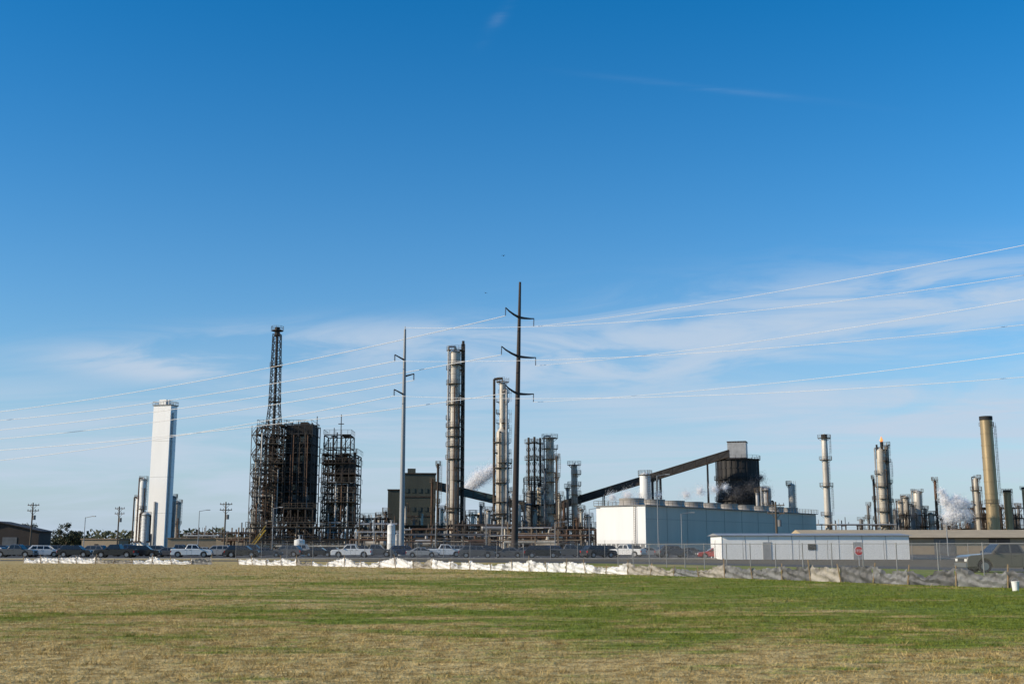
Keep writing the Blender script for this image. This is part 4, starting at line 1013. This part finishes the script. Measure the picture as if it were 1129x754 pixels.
for i in range(60):
    x=-120+i*3.1; mb.box((x,160,.014),(.12,5,.002)); mb.box((x,182,.014),(.12,5,.002))
o=mesh_obj('parking_marking',mb,[M['line']],None,smooth=False);o['kind']='structure'
mb=MB(); mb.box((-27,146.8,.06),(205,.3,.12)); o=mesh_obj('kerb',mb,[M['concrete']],None,smooth=False);o['kind']='structure'

# ------------------------------------------------------------ steam: cloud of fine droplets
def steam(px,py,Y,puffs,label,n,seed,fs=.1,mn='steam',nm='steam_plume'):
    q=np.random.RandomState(seed); c=pt(px,py,Y); tw=sum(p[2]**3 for p in puffs); parts=[]
    for (x,z,r) in puffs:
        k=int(n*r**3/tw); d=q.randn(k,3); d/=np.linalg.norm(d,axis=1)[:,None]
        rad=r*np.abs(q.randn(k))*.55*(1+.35*np.sin(d[:,0]*5+x)*np.sin(d[:,2]*6+z)*np.cos(d[:,1]*4))
        p=d*rad[:,None]+np.array([x,0,z]); 
        a=q.randn(k,3); a/=np.linalg.norm(a,axis=1)[:,None]; b=np.cross(a,q.randn(k,3)); b/=np.linalg.norm(b,axis=1)[:,None]
        s=(fs*(.6+.8*q.rand(k)))[:,None]
        parts.append(np.stack([p-a*s,p+a*s,p+b*s],1).reshape(-1,3))
    o=tri_object(nm,np.concatenate(parts),M[mn],tuple(c)); o['label']=label;o['category']='steam' if mn=='steam' else 'smoke'
steam(520,531,372,[(-1,-2,2.2),(.2,-1.2,1.8),(1,-.2,2.5),(2.6,.6,2.2),(3.4,1.6,2.6),(5.3,2.6,2.4),(6.6,4.2,1.9),(7.8,3.9,1.7),(2,2.2,1.6)],'white steam plume drifting between columns',60000,3,.13)
steam(1054,560,372,[(-2.5,-3,2.2),(0,-2,2.8),(3.0,-2.4,2.2),(-3.4,2.3,1.9),(-1.6,1,2.4),(1.3,1.6,2.2),(-4.5,5.3,1.3),(3.4,1.3,1.7),(-3.6,4,1.4),(.3,3.4,1.3)],'white steam cloud rising above the far unit',76000,5,.14)
steam(700,548,300,[(-6,0,1.8),(-2,.5,2.2),(2,.3,2.0),(6,.5,1.6)],'faint steam drifting over the cooling tower',11000,6,.09)
steam(772,545,320,[(-4,0,2.0),(0,1,2.2),(4,1.4,2.0),(7,2,1.6)],'faint steam drifting beside the dark silo',10000,7,.09)
steam(828,540,342,[(-4,-1,3.2),(0,1,3.2),(4,-.5,2.6),(3,3.5,2.2)],'thin dark smoke drifting around the silo',14000,8,.10,'smoke','smoke_plume')

# ------------------------------------------------------------ sky
SUNAZ=math.atan2(-1,-.30); SUNEL=math.radians(24)
W_=bpy.data.worlds.new('World');scene.world=W_;W_.use_nodes=True;nt=W_.node_tree;N=nt.nodes;L=nt.links
bg=N['Background']
sky=N.new('ShaderNodeTexSky');sky.sky_type='NISHITA';sky.sun_disc=False;sky.sun_elevation=SUNEL;sky.sun_rotation=SUNAZ%(2*math.pi)
sky.air_density=1.0;sky.dust_density=.3;sky.ozone_density=3.0
hs=N.new('ShaderNodeHueSaturation');hs.inputs['Saturation'].default_value=1.43;hs.inputs['Value'].default_value=1.04
L.new(sky.outputs[0],hs.inputs['Color'])
def MW(op,a,bb=None,cl=False):
    n=N.new('ShaderNodeMath');n.operation=op;n.use_clamp=cl
    for i,x in enumerate((a,bb)):
        if x is None: continue
        if isinstance(x,(int,float)): n.inputs[i].default_value=x
        else: L.new(x,n.inputs[i])
    return n.outputs[0]
def SM(val,a,b_,c,d,sm=True):
    n=N.new('ShaderNodeMapRange'); n.inputs['From Min'].default_value=a;n.inputs['From Max'].default_value=b_;n.inputs['To Min'].default_value=c;n.inputs['To Max'].default_value=d
    if sm:n.interpolation_type='SMOOTHSTEP'
    L.new(val,n.inputs['Value']); return n.outputs[0]
tc=N.new('ShaderNodeTexCoord');sp=N.new('ShaderNodeSeparateXYZ');L.new(tc.outputs['Generated'],sp.inputs[0])
yy=MW('MAXIMUM',sp.outputs[1],.15); U=MW('DIVIDE',sp.outputs[0],yy); Wv=MW('DIVIDE',sp.outputs[2],yy)
def cn(au,aw,bu,bw,sc,det,dist,rough=.55):
    cb=N.new('ShaderNodeCombineXYZ'); L.new(MW('ADD',MW('MULTIPLY',U,au),MW('MULTIPLY',Wv,aw)),cb.inputs[0]); L.new(MW('ADD',MW('MULTIPLY',Wv,bw),MW('MULTIPLY',U,bu)),cb.inputs[1])
    no=N.new('ShaderNodeTexNoise');no.inputs['Scale'].default_value=sc;no.inputs['Detail'].default_value=det;no.inputs['Roughness'].default_value=rough;no.inputs['Distortion'].default_value=dist;L.new(cb.outputs[0],no.inputs['Vector']); return no.outputs['Fac']
nA=cn(3.6,5,-2.4,24,1.2,10,.9,.6); nB=cn(1.6,0,0,6,1.4,5,.3); nC=cn(2.6,2,-.8,34,1.0,9,1.0,.62)
def uw(px,py):
    v=(377-py)/F; u=(px-564.5)/F; d=math.cos(PITCH)-v*math.sin(PITCH); return u/d,(math.sin(PITCH)+v*math.cos(PITCH))/d
def blob(px,py,sx,sy,k,amp):
    u0,w0=uw(px,py); sx/=F;sy/=F
    du=MW('SUBTRACT',U,u0); dw=MW('SUBTRACT',MW('SUBTRACT',Wv,w0),MW('MULTIPLY',du,k))
    a=MW('DIVIDE',du,sx);b_=MW('DIVIDE',dw,sy)
    return MW('MULTIPLY',MW('EXPONENT',MW('MULTIPLY',MW('ADD',MW('MULTIPLY',a,a),MW('MULTIPLY',b_,b_)),-1)),amp)
tot=None
for bl in [(1090,328,280,40,.06,2.3),(900,362,300,40,.08,2.4),(650,392,230,30,.05,2.1),(360,378,180,20,.02,2.4),(180,402,120,16,-.08,3.0),(1000,440,300,30,.03,1.3),(550,20,16,12,1.2,.22),(800,100,120,4,-.12,.12)]:
    q=blob(*bl); tot=q if tot is None else MW('ADD',tot,q)
cl=MW('MULTIPLY',MW('MULTIPLY',tot,MW('ADD',MW('MULTIPLY',SM(nA,.36,.64,0,1),.92),.08)),SM(nB,.3,.58,.45,1,False))
cl=MW('MULTIPLY',cl,.60); cl=MW('SUBTRACT',1,MW('EXPONENT',MW('MULTIPLY',cl,-1.3)))
w420=uw(560,425)[1]
veil=MW('MULTIPLY',SM(MW('ADD',Wv,MW('MULTIPLY',MW('SUBTRACT',nB,.5),.06)),w420*.62,w420*1.28,1,0),SM(Wv,-.01,.03,.75,1))
veil=MW('MULTIPLY',veil,MW('ADD',MW('MULTIPLY',SM(nC,.36,.64,0,1),.62),.26))
cl=MW('MINIMUM',MW('ADD',MW('MULTIPLY',cl,.95),MW('MULTIPLY',veil,.9)),.92)
haze=MW('MULTIPLY',MW('EXPONENT',MW('MULTIPLY',MW('MAXIMUM',Wv,0),-7)),.85)
mh=N.new('ShaderNodeMix');mh.data_type='RGBA';L.new(haze,mh.inputs[0]);L.new(hs.outputs[0],mh.inputs[6]);mh.inputs[7].default_value=(2.05,3.0,4.2,1)
mx=N.new('ShaderNodeMix');mx.data_type='RGBA';L.new(cl,mx.inputs[0]);L.new(mh.outputs[2],mx.inputs[6]);mx.inputs[7].default_value=(3.55,4.25,5.15,1)
L.new(mx.outputs[2],bg.inputs['Color']); bg.inputs['Strength'].default_value=.15
sl=bpy.data.lights.new('sun','SUN');sl.energy=5.0;sl.angle=math.radians(.5);sl.color=(1,.86,.66)
so=bpy.data.objects.new('sun',sl);COL.objects.link(so)
d=Vector((math.sin(SUNAZ)*math.cos(SUNEL),math.cos(SUNAZ)*math.cos(SUNEL),math.sin(SUNEL)))
so.rotation_euler=d.to_track_quat('Z','Y').to_euler(); so.location=(-50,-20,60)
cam=bpy.data.cameras.new('camera');cam.sensor_width=36;cam.lens=F/1129*36;cam.clip_end=20000;cam.clip_start=.1
co=bpy.data.objects.new('camera',cam);COL.objects.link(co);co.location=(0,0,CH);co.rotation_euler=(math.pi/2+PITCH,0,0)
scene.camera=co
scene.view_settings.view_transform='Standard';scene.view_settings.look='None';scene.view_settings.exposure=0
